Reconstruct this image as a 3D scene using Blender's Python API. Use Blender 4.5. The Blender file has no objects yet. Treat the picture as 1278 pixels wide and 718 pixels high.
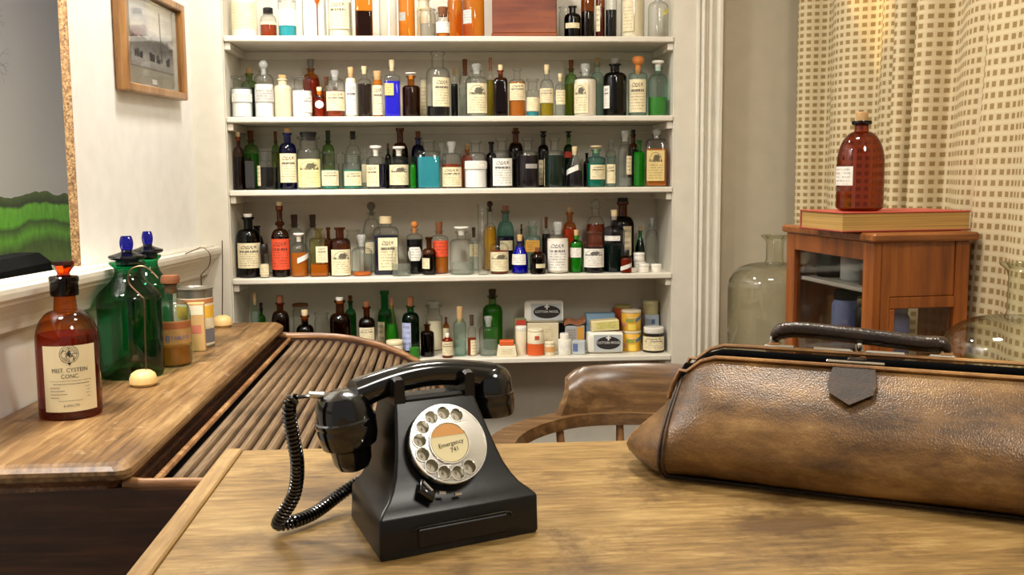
import bpy, bmesh, math, random
from math import sin, cos, pi, radians
from mathutils import Vector, Matrix
SC = bpy.context.scene
COL = SC.collection

# ------------------------------------------------------------------ camera, world, lights, exposure
def make_camera():
    F, yaw, pit, roll = 1250.0, radians(3.94), radians(6.29), radians(0.44)
    f = Vector((sin(yaw)*cos(pit), cos(yaw)*cos(pit), -sin(pit)))
    r = Vector((cos(yaw), -sin(yaw), 0)); u = r.cross(f)
    r2 = r*cos(roll) - u*sin(roll); u2 = u*cos(roll) + r*sin(roll)
    cd = bpy.data.cameras.new('camera'); cam = bpy.data.objects.new('camera', cd); COL.objects.link(cam)
    cd.sensor_fit = 'HORIZONTAL'; cd.sensor_width = 36.0; cd.lens = F/1278*36.0; cd.clip_start = 0.02
    m = Matrix((r2, u2, -f)).transposed().to_4x4(); m.translation = Vector((0, 0, 1.28))
    cam.matrix_world = m; SC.camera = cam
make_camera()
w = bpy.data.worlds.new('world'); SC.world = w; w.use_nodes = True
w.node_tree.nodes['Background'].inputs[0].default_value = (1.0, 0.93, 0.84, 1)
w.node_tree.nodes['Background'].inputs[1].default_value = 0.30
def light(name, kind, loc, aim, power, size, colour, spot=None):
    ld = bpy.data.lights.new(name, kind); o = bpy.data.objects.new(name, ld); COL.objects.link(o)
    ld.energy = power; ld.color = colour
    if kind == 'AREA': ld.shape = 'DISK'; ld.size = size
    else: ld.shadow_soft_size = size
    if spot: ld.spot_size = radians(spot[0]); ld.spot_blend = spot[1]
    o.location = loc; o.rotation_euler = (Vector(aim)-Vector(loc)).to_track_quat('-Z', 'Y').to_euler()
    return o
light('lamp_shelves', 'AREA', (-0.32, 2.55, 2.45), (-0.42, 3.0, 1.2), 17, 0.22, (1.0, 0.96, 0.90))
light('lamp_ceiling', 'AREA', (0.35, 1.75, 2.6), (0.2, 1.5, 0.9), 24, 0.30, (1.0, 0.92, 0.80))
light('fill_front', 'AREA', (0.80, 0.30, 2.40), (-0.2, 1.7, 1.0), 17, 0.5, (1.0, 0.94, 0.85))  # unseen fill, added and placed so the chrome dial catches it
light('fill_backdrop', 'AREA', (-0.98, 1.5, 2.5), (-1.3, 2.6, 1.3), 72, 0.3, (1.0, 0.95, 0.88))  # unseen fill added behind the wall to brighten the backdrop print
light('lamp_curtain', 'SPOT', (0.87, 2.70, 2.25), (1.13, 2.66, 1.99), 26, 0.01, (1.0, 0.66, 0.18), (44, 0.12))
SC.view_settings.view_transform = 'Standard'; SC.view_settings.look = 'None'
SC.view_settings.gamma = 1.0; SC.view_settings.use_curve_mapping = False
SC.view_settings.exposure = 0.0
SC.cycles.transparent_max_bounces = 40
SC.cycles.max_bounces = 10

# ------------------------------------------------------------------ materials
MATS = {}
def lin(c):
    return tuple((x/12.92 if x <= .04045 else ((x+.055)/1.055)**2.4) for x in [v/255 for v in c]) + (1,)
def new_mat(name):
    m = bpy.data.materials.new(name); m.use_nodes = True; nt = m.node_tree; nt.nodes.clear()
    out = nt.nodes.new('ShaderNodeOutputMaterial'); MATS[name] = m
    return m, nt, out
def N(nt, t, **kw):
    n = nt.nodes.new(t)
    for k, v in kw.items():
        if k.startswith('i_'):
            n.inputs[k[2:].replace('_', ' ')].default_value = v
        else: setattr(n, k, v)
    return n
def ramp(nt, stops):
    r = nt.nodes.new('ShaderNodeValToRGB'); e = r.color_ramp.elements
    while len(e) < len(stops): e.new(0.5)
    for el, (p, c) in zip(e, stops): el.position = p; el.color = c
    return r
def plain(name, rgb, rough=.5, metal=0, spec=.5, bump=0, bscale=200, coat=0):
    m, nt, out = new_mat(name)
    p = N(nt, 'ShaderNodeBsdfPrincipled'); nt.links.new(p.outputs[0], out.inputs[0])
    c = lin(rgb); tc = N(nt, 'ShaderNodeTexCoord')
    nz = N(nt, 'ShaderNodeTexNoise', i_Scale=18.0, i_Detail=4.0); nt.links.new(tc.outputs['Object'], nz.inputs['Vector'])
    rp = ramp(nt, [(.3, tuple(x*.92 for x in c[:3])+(1,)), (.7, c)]); nt.links.new(nz.outputs['Fac'], rp.inputs[0])
    nt.links.new(rp.outputs[0], p.inputs['Base Color'])
    p.inputs['Roughness'].default_value = rough; p.inputs['Metallic'].default_value = metal
    p.inputs['Specular IOR Level'].default_value = spec; p.inputs['Coat Weight'].default_value = coat
    if bump:
        n2 = N(nt, 'ShaderNodeTexNoise', i_Scale=float(bscale), i_Detail=5.0); nt.links.new(tc.outputs['Object'], n2.inputs['Vector'])
        b = N(nt, 'ShaderNodeBump', i_Strength=bump, i_Distance=.002); nt.links.new(n2.outputs['Fac'], b.inputs['Height'])
        nt.links.new(b.outputs[0], p.inputs['Normal'])
    return m
def wood(name, dark, mid, light_, axis, rough=.35, fine=60, coat=.15, wear=None, bump=.15, blotch=.45, streak=.06):
    m, nt, out = new_mat(name); L = nt.links.new
    p = N(nt, 'ShaderNodeBsdfPrincipled'); L(p.outputs[0], out.inputs[0])
    tc = N(nt, 'ShaderNodeTexCoord'); mp = N(nt, 'ShaderNodeMapping')
    s = [1.0, 1.0, 1.0]; s[axis] = streak
    mp.inputs['Scale'].default_value = s; L(tc.outputs['Object'], mp.inputs['Vector'])
    n1 = N(nt, 'ShaderNodeTexNoise', i_Scale=float(fine), i_Detail=6.0, i_Roughness=.65); L(mp.outputs[0], n1.inputs['Vector'])
    mp2 = N(nt, 'ShaderNodeMapping'); s2 = [1.0, 1.0, 1.0]; s2[axis] = .3; mp2.inputs['Scale'].default_value = s2
    L(tc.outputs['Object'], mp2.inputs['Vector'])
    n2 = N(nt, 'ShaderNodeTexNoise', i_Scale=9.0, i_Detail=5.0, i_Roughness=.6); L(mp2.outputs[0], n2.inputs['Vector'])
    r1 = ramp(nt, [(.36, lin(dark)), (.5, lin(mid)), (.64, lin(light_))])
    mx = N(nt, 'ShaderNodeMath', operation='MULTIPLY'); mx.inputs[1].default_value = 1-blotch
    L(n1.outputs['Fac'], mx.inputs[0])
    ad = N(nt, 'ShaderNodeMath', operation='MULTIPLY_ADD'); ad.inputs[1].default_value = blotch
    L(n2.outputs['Fac'], ad.inputs[0]); L(mx.outputs[0], ad.inputs[2]); L(ad.outputs[0], r1.inputs[0])
    colour = r1.outputs[0]
    if wear:
        n3 = N(nt, 'ShaderNodeTexNoise', i_Scale=wear[2], i_Detail=7.0, i_Roughness=.7); L(tc.outputs['Object'], n3.inputs['Vector'])
        r3 = ramp(nt, [(wear[1], (0, 0, 0, 1)), (wear[1]+.12, (1, 1, 1, 1))]); L(n3.outputs['Fac'], r3.inputs[0])
        mm = N(nt, 'ShaderNodeMixRGB'); mm.inputs[2].default_value = lin(wear[0]); L(r3.outputs[0], mm.inputs[0]); L(colour, mm.inputs[1])
        if len(wear) > 3:
            ms = N(nt, 'ShaderNodeMath', operation='MULTIPLY'); ms.inputs[1].default_value = wear[3]
            L(r3.outputs[0], ms.inputs[0]); L(ms.outputs[0], mm.inputs[0])
        colour = mm.outputs[0]
    L(colour, p.inputs['Base Color'])
    rr = ramp(nt, [(.3, (rough*1.3,)*3+(1,)), (.7, (rough*.8,)*3+(1,))]); L(n2.outputs['Fac'], rr.inputs[0]); L(rr.outputs[0], p.inputs['Roughness'])
    p.inputs['Coat Weight'].default_value = coat; p.inputs['Coat Roughness'].default_value = .2
    b = N(nt, 'ShaderNodeBump', i_Strength=bump, i_Distance=.001); L(n1.outputs['Fac'], b.inputs['Height']); L(b.outputs[0], p.inputs['Normal'])
    return m
def glass(name, tint, edge, spec=1.0, haze=0.0):
    """thin bottle glass: tinted see-through wall, darker where the wall is seen edge-on, mirror-like at grazing angles"""
    m, nt, out = new_mat(name); L = nt.links.new
    lw = N(nt, 'ShaderNodeLayerWeight', i_Blend=.5)
    pw = N(nt, 'ShaderNodeMath', operation='POWER'); pw.inputs[1].default_value = 2.4; L(lw.outputs['Facing'], pw.inputs[0])
    mc = N(nt, 'ShaderNodeMixRGB'); mc.inputs[1].default_value = tuple(tint)+(1,); mc.inputs[2].default_value = tuple(edge)+(1,)
    L(pw.outputs[0], mc.inputs[0])
    tr = N(nt, 'ShaderNodeBsdfTransparent'); L(mc.outputs[0], tr.inputs[0])
    gl = N(nt, 'ShaderNodeBsdfGlossy'); gl.inputs['Roughness'].default_value = .04; gl.inputs[0].default_value = (1, 1, 1, 1)
    p5 = N(nt, 'ShaderNodeMath', operation='POWER'); p5.inputs[1].default_value = 5.0; L(lw.outputs['Facing'], p5.inputs[0])
    ma = N(nt, 'ShaderNodeMath', operation='MULTIPLY_ADD'); ma.inputs[1].default_value = .5; ma.inputs[2].default_value = .034*spec
    L(p5.outputs[0], ma.inputs[0])
    mx = N(nt, 'ShaderNodeMixShader'); L(ma.outputs[0], mx.inputs[0]); L(tr.outputs[0], mx.inputs[1]); L(gl.outputs[0], mx.inputs[2])
    res = mx.outputs[0]
    if haze:
        df = N(nt, 'ShaderNodeBsdfDiffuse'); df.inputs[0].default_value = (.8, .8, .77, 1)
        hz = N(nt, 'ShaderNodeMixShader'); hz.inputs[0].default_value = haze; L(res, hz.inputs[1]); L(df.outputs[0], hz.inputs[2]); res = hz.outputs[0]
    L(res, out.inputs[0])
    return m
def liquid(name, rgb, clear, tint=None):
    m, nt, out = new_mat(name); L = nt.links.new
    p = N(nt, 'ShaderNodeBsdfPrincipled'); p.inputs['Base Color'].default_value = lin(rgb); p.inputs['Roughness'].default_value = .3; p.inputs['Specular IOR Level'].default_value = .05
    tr = N(nt, 'ShaderNodeBsdfTransparent'); tr.inputs[0].default_value = tuple(tint or lin(rgb)[:3])+(1,)
    mx = N(nt, 'ShaderNodeMixShader'); mx.inputs[0].default_value = 1-clear
    L(tr.outputs[0], mx.inputs[1]); L(p.outputs[0], mx.inputs[2]); L(mx.outputs[0], out.inputs[0])
    return m
GL = {
 'cl': glass('glass_clear', (.95, .96, .95), (.38, .41, .39), 1.0, .004), 'aq': glass('glass_aqua', (.80, .93, .89), (.26, .46, .42), 1.0, .01),
 'am': glass('glass_amber', (.86, .50, .15), (.34, .11, .015)), 'br': glass('glass_brown', (.50, .24, .08), (.07, .022, .006)),
 'bk': glass('glass_black', (.07, .06, .06), (.01, .01, .01)), 'gr': glass('glass_green', (.56, .78, .42), (.09, .22, .06)),
 'em': glass('glass_emerald', (.14, .58, .30), (.015, .15, .07)), 'co': glass('glass_cobalt', (.12, .16, .70), (.01, .02, .22)),
 'tl': glass('glass_teal', (.52, .80, .78), (.12, .30, .30)), 'bg': glass('glass_bright_green', (.22, .82, .28), (.04, .34, .08)),
 'ys': glass('glass_straw', (.88, .82, .50), (.40, .32, .10)), 'ltb': glass('glass_lilac', (.72, .74, .86), (.24, .25, .36)),
 'wh': plain('ceramic_cream', (236, 228, 208), .3), 'cr': plain('ceramic_buff', (214, 198, 165), .4)}
LQ = {'bk': liquid('liquid_black', (4, 4, 5), .02), 'db': liquid('liquid_dark_brown', (28, 13, 7), .08), 'rb': liquid('liquid_red_brown', (150, 58, 18), .4, (.62, .20, .05)),
 'am': liquid('liquid_amber', (200, 116, 28), .45, (.85, .45, .10)), 'or': liquid('liquid_orange', (230, 120, 14), .5, (.9, .45, .06)), 'ye': liquid('liquid_olive', (172, 150, 24), .45, (.65, .55, .06)),
 'yl': liquid('liquid_yellow', (216, 164, 24), .5, (.88, .60, .06)), 'tq': liquid('liquid_turquoise', (70, 190, 205), .62, (.10, .62, .70)), 'tl': liquid('liquid_teal', (40, 150, 125), .4, (.08, .45, .35)),
 'nv': liquid('liquid_navy', (10, 13, 46), .05), 'co': liquid('liquid_cobalt', (34, 30, 205), .15), 'gn': liquid('liquid_green', (76, 160, 56), .45, (.15, .50, .12)),
 'dg': liquid('liquid_dark_green', (6, 30, 20), .10), 'wp': liquid('powder_white', (240, 240, 240), 0), 'cp': liquid('powder_cream', (232, 220, 190), 0),
 'cw': liquid('powder_ivory', (236, 224, 206), 0), 'wa': liquid('liquid_water', (190, 192, 184), .82, (.84, .87, .84)), 'gy': liquid('grains_grey', (150, 142, 126), .1), 'pu': liquid('liquid_purple', (16, 8, 18), .06)}
ST = {'tan': plain('cork_tan', (196, 158, 108), .85, bump=.4), 'brown': plain('cork_brown', (122, 72, 38), .85, bump=.4), 'cream': plain('cork_pale', (222, 200, 156), .8, bump=.3),
 'dark': plain('cork_dark', (66, 50, 36), .85), 'pink': plain('cork_pink', (196, 132, 106), .8), 'cork': plain('cork_orange', (206, 128, 58), .7, bump=.3),
 'black': plain('stopper_black', (22, 20, 20), .35), 'white': plain('stopper_porcelain', (238, 232, 220), .2), 'grey': plain('stopper_grey', (120, 116, 108), .3),
 'green': plain('stopper_green', (46, 66, 40), .4), 'purple': plain('stopper_purple', (60, 34, 60), .4), 'clear': glass('glass_stopper', (.90, .92, .91), (.50, .53, .52), 2.0, .26)}
def paper(name, rgb, style):
    """printed label: rows of small dark print, with a heading or a crest; flat print only"""
    m, nt, out = new_mat(name); L = nt.links.new
    p = N(nt, 'ShaderNodeBsdfPrincipled', i_Roughness=.7); L(p.outputs[0], out.inputs[0])
    uv = N(nt, 'ShaderNodeTexCoord'); sx = N(nt, 'ShaderNodeSeparateXYZ'); L(uv.outputs['UV'], sx.inputs[0])
    oi = N(nt, 'ShaderNodeObjectInfo')
    def M_(op, a, b=None, c=None):
        n = N(nt, 'ShaderNodeMath', operation=op)
        for i, v in enumerate((a, b, c)):
            if v is None: continue
            if isinstance(v, (int, float)): n.inputs[i].default_value = v
            else: L(v, n.inputs[i])
        return n.outputs[0]
    u, v = sx.outputs[0], sx.outputs[1]
    def box(u0, u1, v0, v1):
        return M_('MULTIPLY', M_('MULTIPLY', M_('GREATER_THAN', u, u0), M_('LESS_THAN', u, u1)), M_('MULTIPLY', M_('GREATER_THAN', v, v0), M_('LESS_THAN', v, v1)))
    rows = {'plain': 5, 'faint': 9, 'head': 11, 'crest': 12, 'tilt': 3, 'round': 4, 'shield': 5}.get(style, 8)
    vr = M_('MULTIPLY', v, float(rows)); fr = M_('FRACT', vr); rid = M_('FLOOR', vr)
    cmb = N(nt, 'ShaderNodeCombineXYZ'); L(M_('MULTIPLY', u, 26.0), cmb.inputs[0]); L(M_('MULTIPLY', rid, 7.3), cmb.inputs[1])
    L(M_('MULTIPLY', oi.outputs['Random'], 50.0), cmb.inputs[2])
    nz = N(nt, 'ShaderNodeTexNoise', i_Scale=1.0, i_Detail=1.0); L(cmb.outputs[0], nz.inputs['Vector'])
    word = M_('GREATER_THAN', nz.outputs['Fac'], .47)
    line = M_('MULTIPLY', M_('MULTIPLY', M_('LESS_THAN', fr, .42), word), box(.1, .9, .06, .58 if style in ('head', 'crest') else .9))
    ink = M_('MULTIPLY', line, .28 if style == 'faint' else .45)
    if style in ('head', 'crest'):
        hd = M_('MULTIPLY', box(.14, .86, .62, .70), M_('GREATER_THAN', nz.outputs['Fac'], .42))
        ink = M_('MAXIMUM', ink, M_('MULTIPLY', hd, .85))
        n2 = N(nt, 'ShaderNodeTexNoise', i_Scale=16.0, i_Detail=3.0); L(uv.outputs['UV'], n2.inputs['Vector'])
        if style == 'crest':
            du = M_('SUBTRACT', u, .56); dv = M_('SUBTRACT', v, .76)
            d = M_('SQRT', M_('ADD', M_('MULTIPLY', M_('MULTIPLY', du, du), .45), M_('MULTIPLY', M_('MULTIPLY', dv, dv), 1.6)))
            ink = M_('MAXIMUM', ink, M_('MULTIPLY', M_('LESS_THAN', M_('ADD', d, M_('MULTIPLY', n2.outputs['Fac'], .16)), .21), .88))
            da = M_('SUBTRACT', u, .5); db = M_('SUBTRACT', v, .55)
            e = M_('SQRT', M_('ADD', M_('MULTIPLY', da, da), M_('MULTIPLY', db, db)))
            ink = M_('MAXIMUM', ink, M_('MULTIPLY', M_('MULTIPLY', M_('LESS_THAN', M_('ABSOLUTE', M_('SUBTRACT', e, .38)), .014), M_('GREATER_THAN', v, .62)), .6))
        else:
            ink = M_('MAXIMUM', ink, M_('MULTIPLY', M_('MULTIPLY', box(.2, .8, .76, .90), M_('GREATER_THAN', n2.outputs['Fac'], .5)), .7))
    st = N(nt, 'ShaderNodeTexNoise', i_Scale=3.0, i_Detail=4.0); L(uv.outputs['UV'], st.inputs['Vector'])
    c = lin(rgb); rp = ramp(nt, [(.35, tuple(x*.84 for x in c[:3])+(1,)), (.65, c)]); L(st.outputs['Fac'], rp.inputs[0])
    mx = N(nt, 'ShaderNodeMixRGB'); L(ink, mx.inputs[0]); L(rp.outputs[0], mx.inputs[1]); mx.inputs[2].default_value = lin((40, 34, 30))
    L(mx.outputs[0], p.inputs['Base Color'])
    return m
PCOL = {'paper': (232, 218, 178), 'white': (238, 234, 222), 'crm': (236, 226, 160), 'tan': (214, 190, 124), 'grey': (168, 164, 158), 'pale': (198, 196, 190),
        'yell': (216, 206, 120), 'red': (196, 60, 34), 'redl': (224, 78, 40), 'orng': (218, 160, 62), 'lilac': (170, 178, 214), 'blackp': (30, 27, 26)}
def paper_mat(c, s):
    k = 'paper_%s_%s' % (c, s)
    return MATS.get(k) or paper(k, PCOL[c], s)

WALLW = plain('paint_white', (236, 234, 228), .55, bump=.05, bscale=60)
CREAMP = plain('paint_cream', (216, 210, 194), .45, bump=.06, bscale=40)
BEIGE = plain('paint_beige', (186, 176, 154), .6, bump=.08, bscale=50)
CEIL = plain('paint_ceiling', (225, 222, 214), .7)
FLOOR = wood('floor_boards', (70, 45, 25), (96, 64, 38), (120, 84, 52), 1)
TABLEW = wood('oak_table_wood', (84, 60, 28), (140, 110, 62), (184, 154, 100), 0, rough=.42, fine=120, coat=.1, wear=((74, 50, 24), .535, 5.2, .75), blotch=.60, streak=.14)
STRIPW = wood('oak_strip_wood', (104, 76, 40), (150, 118, 70), (180, 148, 98), 1, rough=.4, fine=110, coat=.1, wear=((110, 84, 66), .58, 26.0, .5))
DESKW = wood('desk_top_wood', (72, 48, 24), (124, 92, 54), (168, 136, 90), 1, rough=.4, fine=80, coat=.08, wear=((196, 170, 130), .60, 22.0, .6))
SLATW = wood('tambour_wood', (66, 52, 38), (112, 90, 66), (150, 126, 98), 1, rough=.4, fine=140, coat=.1, wear=((84, 58, 36), .58, 10.0, .5))
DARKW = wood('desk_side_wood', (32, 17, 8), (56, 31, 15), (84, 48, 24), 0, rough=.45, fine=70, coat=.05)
EDGEW = wood('desk_edge_wood', (70, 42, 22), (112, 72, 40), (164, 122, 80), 1, rough=.25, fine=120, coat=.3, wear=((196, 164, 128), .58, 30.0, .6))
RIMW = wood('desk_rim_wood', (84, 52, 28), (136, 94, 56), (188, 146, 98), 0, rough=.3, fine=90)
CHAIRW = wood('chair_wood', (62, 42, 23), (98, 70, 40), (140, 106, 66), 0, rough=.28, fine=60, coat=.3)
CHAIRL = wood('chair_light_wood', (132, 88, 50), (166, 118, 72), (190, 144, 96), 2, rough=.4)
MAHOG = wood('cabinet_wood', (100, 48, 12), (140, 74, 22), (172, 100, 38), 2, rough=.3, fine=50, coat=.3)
MAHOGX = wood('cabinet_top_wood', (92, 50, 20), (138, 80, 34), (172, 108, 54), 0, rough=.3, fine=60, coat=.3)
BOXW = wood('box_wood', (70, 30, 12), (112, 50, 20), (136, 70, 30), 0, rough=.5, fine=40, coat=.0, wear=((66, 44, 34), .6, 14.0, .6))
FRAMEW = wood('frame_wood', (112, 72, 32), (152, 106, 54), (182, 136, 78), 2, rough=.35, fine=90)
BAKE = plain('bakelite_black', (7, 7, 8), .14, spec=.6, coat=.4)
BAKED = plain('bakelite_worn', (11, 11, 12), .34, spec=.4, bump=.05, bscale=80)
CHROME = plain('chrome', (226, 224, 218), .2, metal=1)
DARKM = plain('dark_metal', (62, 54, 46), .35, metal=1)
WIREM = plain('wire_metal', (120, 100, 78), .35, metal=1)
TINM = plain('tin_metal', (168, 164, 152), .3, metal=.9)
IVORY = plain('ivory_card', (240, 226, 176), .6)
BLACK = plain('matte_black', (6, 6, 6), .8, spec=.08)
INK = plain('print_ink', (36, 30, 28), .8)
INKW = plain('print_white', (232, 230, 224), .8)
CREAMY = plain('cream_card', (226, 214, 182), .6)
PAPERW = plain('wrapping_white', (228, 224, 210), .6, bump=.2, bscale=60)
ORANGE = plain('print_orange', (214, 92, 36), .5)
YELLOW = plain('print_yellow', (230, 178, 56), .45)
BLUEP = plain('wrapping_blue', (130, 164, 190), .55, bump=.2, bscale=60)
BLUEB = plain('blue_card', (92, 104, 150), .5)
GREYC = plain('grey_card', (176, 182, 182), .6)
KNOBW = plain('boxwood', (220, 186, 122), .45)

# ------------------------------------------------------------------ mesh helpers
class MB:
    def __init__(s): s.v = []; s.f = []; s.uv = []; s.sm = []
    def add(s, verts, faces, smooth=True, uvs=None):
        o = len(s.v); s.v += [tuple(p) for p in verts]
        for i, f in enumerate(faces):
            s.f.append(tuple(k+o for k in f)); s.sm.append(smooth)
            s.uv.append(uvs[i] if uvs else [(0, 0)]*len(f))
        return s
    def box(s, x0, x1, y0, y1, z0, z1):
        v = [(x, y, z) for z in (z0, z1) for y in (y0, y1) for x in (x0, x1)]
        return s.add(v, [(0, 2, 3, 1), (4, 5, 7, 6), (0, 1, 5, 4), (2, 6, 7, 3), (0, 4, 6, 2), (1, 3, 7, 5)], False)
    def bbox(s, x0, x1, y0, y1, z0, z1, b=.003):
        """box with chamfered edges"""
        pts = []
        for (a, c) in ((z0, b), (z0+b, 0), (z1-b, 0), (z1, b)):
            ring = []
            X0, X1, Y0, Y1 = x0+c, x1-c, y0+c, y1-c
            k = b if c == 0 else b*.5
            ring = [(X0+k, Y0), (X1-k, Y0), (X1, Y0+k), (X1, Y1-k), (X1-k, Y1), (X0+k, Y1), (X0, Y1-k), (X0, Y0+k)]
            pts.append([(x, y, a) for x, y in ring])
        return s.loft(pts, smooth=False)
    def loft(s, rings, closed=True, caps=True, smooth=True, uv=False):
        n = len(rings[0]); v = [p for r in rings for p in r]; f = []; uvs = []
        for i in range(len(rings)-1):
            for j in range(n if closed else n-1):
                k = (j+1) % n
                f.append((i*n+j, i*n+k, (i+1)*n+k, (i+1)*n+j))
                uvs.append([(j/(n-1), i/(len(rings)-1)), ((j+1)/(n-1), i/(len(rings)-1)), ((j+1)/(n-1), (i+1)/(len(rings)-1)), (j/(n-1), (i+1)/(len(rings)-1))])
        s.add(v, f, smooth, uvs if uv else None)
        if caps and closed:
            s.add(rings[0], [tuple(range(n))[::-1]], False); s.add(rings[-1], [tuple(range(n))], False)
        return s
    def lathe(s, prof, seg=20, e=1.0, cx=0, cy=0, cz=0, caps=True, smooth=True, rot=0):
        rings = []
        for r, z in prof:
            ring = []
            for j in range(seg):
                a = 2*pi*j/seg+rot; c, d = cos(a), sin(a)
                if e != 1.0:
                    c = math.copysign(abs(c)**e, c); d = math.copysign(abs(d)**e, d)
                ring.append((cx+r*c, cy+r*d, cz+z))
            rings.append(ring)
        return s.loft(rings, caps=caps, smooth=smooth)
    def tube(s, path, rad, seg=8, caps=True, closed=False):
        P = [Vector(p) for p in path]; n = len(P); rings = []; up = None
        for i in range(n):
            a = P[(i-1) % n] if (closed or i > 0) else P[0]; b = P[(i+1) % n] if (closed or i < n-1) else P[-1]
            t = (b-a).normalized()
            if up is None:
                up = Vector((0, 0, 1)) if abs(t.z) < .9 else Vector((1, 0, 0))
            x = up.cross(t)
            if x.length < 1e-6: x = Vector((1, 0, 0))
            x.normalize(); y = t.cross(x); up = y
            r = rad[i] if isinstance(rad, (list, tuple)) else rad
            rx, ry = r if isinstance(r, (list, tuple)) else (r, r)
            rings.append([tuple(P[i]+x*rx*cos(2*pi*k/seg)+y*ry*sin(2*pi*k/seg)) for k in range(seg)])
        if closed: rings.append(rings[0])
        return s.loft(rings, caps=caps and not closed)
    def xform(s, M):
        s.v = [tuple(M @ Vector(p)) for p in s.v]; return s
    def build(s, name, mat, parent=None, loc=None):
        me = bpy.data.meshes.new(name); me.from_pydata(s.v, [], s.f)
        ul = me.uv_layers.new(name='uv'); k = 0; flat = []
        for u in s.uv:
            for p in u: flat += [p[0], p[1]]
        ul.data.foreach_set('uv', flat)
        me.polygons.foreach_set('use_smooth', s.sm)
        me.materials.append(mat); me.update()
        if any(s.sm): me.set_sharp_from_angle(angle=radians(40))
        o = bpy.data.objects.new(name, me); COL.objects.link(o)
        if parent: o.parent = parent
        if loc: o.location = loc
        return o
def thing(name, label, cat, loc=(0, 0, 0), rz=0, group=None):
    o = bpy.data.objects.new(name, None); COL.objects.link(o); o.location = loc; o.rotation_euler = (0, 0, rz)
    o.empty_display_size = .05; o['label'] = label; o['category'] = cat
    if group: o['group'] = group
    return o
def struct(o): o['kind'] = 'structure'; return o
def text_mesh(body, size):
    """flat lettering as triangles centred on the origin in x; z is up"""
    cu = bpy.data.curves.new('lettering_source', 'FONT'); cu.body = body; cu.size = size; cu.align_x = 'CENTER'; cu.resolution_u = 2
    ob = bpy.data.objects.new('lettering_source', cu); me = ob.to_mesh()
    v = [(p.co.x, p.co.y) for p in me.vertices]; f = [tuple(p.vertices) for p in me.polygons]
    ob.to_mesh_clear(); bpy.data.objects.remove(ob); bpy.data.curves.remove(cu)
    return v, f
def smooth_shade_auto(o, ang=40):
    pass

# ------------------------------------------------------------------ room shell
SL = .0381                                     # the left wall leans slightly out of square
def wallx(y): return -.814 + (y-1.86)*SL
def sillz(y): return 1.098-.018*(y-1.89)
mb = MB(); mb.box(-3, 3, -1.2, 3.7, -.05, 0); struct(mb.build('floor', FLOOR))
mb = MB(); mb.box(-3, 3, -1.2, 3.7, 2.75, 2.8); struct(mb.build('ceiling', CEIL))
def wall_board(mb, y0, y1, z0a, z0b, z1, t=.02):
    v = []
    for y, z0 in ((y0, z0a), (y1, z0b)):
        x = wallx(y)
        v += [(x, y, z0), (x-t, y, z0), (x-t, y, z1), (x, y, z1)]
    mb.add(v, [(0, 1, 2, 3), (7, 6, 5, 4), (0, 4, 5, 1), (1, 5, 6, 2), (2, 6, 7, 3), (3, 7, 4, 0)], False)
mb = MB()
wall_board(mb, 2.27, 3.205, sillz(2.27)-.004, sillz(3.205)-.004, 2.75)
wall_board(mb, .2, 1.1, sillz(.2)-.004, sillz(1.1)-.004, 2.75)
wall_board(mb, 1.1, 2.27, 2.35, 2.35, 2.75)
wall_board(mb, .2, 3.205, 0, 0, 1.04)
wl = struct(mb.build('wall_left', WALLW))
# raw chipboard edge of the opening
m, nt, out = new_mat('chipboard'); p = N(nt, 'ShaderNodeBsdfPrincipled', i_Roughness=.8); nt.links.new(p.outputs[0], out.inputs[0])
tc = N(nt, 'ShaderNodeTexCoord'); vz = N(nt, 'ShaderNodeTexVoronoi', i_Scale=260.0); nt.links.new(tc.outputs['Object'], vz.inputs['Vector'])
rp = ramp(nt, [(0, lin((62, 40, 20))), (.5, lin((122, 90, 52))), (1, lin((168, 136, 90)))]); nt.links.new(vz.outputs['Color'], rp.inputs[0]); nt.links.new(rp.outputs[0], p.inputs['Base Color'])
mb = MB(); x = wallx(2.27); mb.box(x-.0195, x-.0005, 2.2685, 2.2699, sillz(2.27), 2.35); mb.build('chipboard_edge', m, wl)
# sill moulding along the left wall
prof = [(-.02, 0), (.092, -.003), (.099, -.006), (.101, -.014), (.099, -.024), (.094, -.028), (.088, -.030), (.086, -.036), (.078, -.040), (.064, -.052), (.052, -.066), (.044, -.080), (.040, -.090), (.012, -.094), (.010, -.104), (-.02, -.106)]
rings = []
for y in (.2, 1.2, 2.2, 3.196):
    rings.append([(wallx(y)+a*.70, y, sillz(y)+b) for a, b in prof])
mb = MB(); mb.loft(rings, smooth=False); struct(mb.build('trim_1', CREAMP))
# bead line along the sill top
mb = MB(); mb.tube([(wallx(y)+.050, y, sillz(y)-.001) for y in (.2, 1.5, 2.5, 3.19)], .0035, 6); mb.build('sill_bead', CREAMP, bpy.data.objects['trim_1'])
# back wall right of the shelving, and the right wall
mb = MB(); mb.box(.80, 1.35, 3.235, 3.30, 0, 2.75); mb.box(-.95, .80, 3.47, 3.53, 0, 2.75); struct(mb.build('wall_back', BEIGE))
mb = MB(); mb.box(1.215, 1.28, -.2, 3.3, 0, 2.75); struct(mb.build('wall_right', BEIGE))
# fluted door-case style moulding right of the shelves
mb = MB()
pf = [(.812, .03), (.812, -.012), (.816, -.018), (.822, -.018), (.825, -.010), (.829, -.020), (.835, -.024), (.841, -.020), (.845, -.010), (.850, -.010), (.853, -.016), (.860, -.019), (.867, -.016), (.870, -.010), (.875, -.010), (.878, -.022), (.884, -.028), (.893, -.028), (.896, -.022), (.896, .03)]
mb.loft([[(a, 3.205+b, z) for a, b in pf] for z in (0, 2.75)], smooth=False); struct(mb.build('trim_2', CREAMP))
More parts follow.
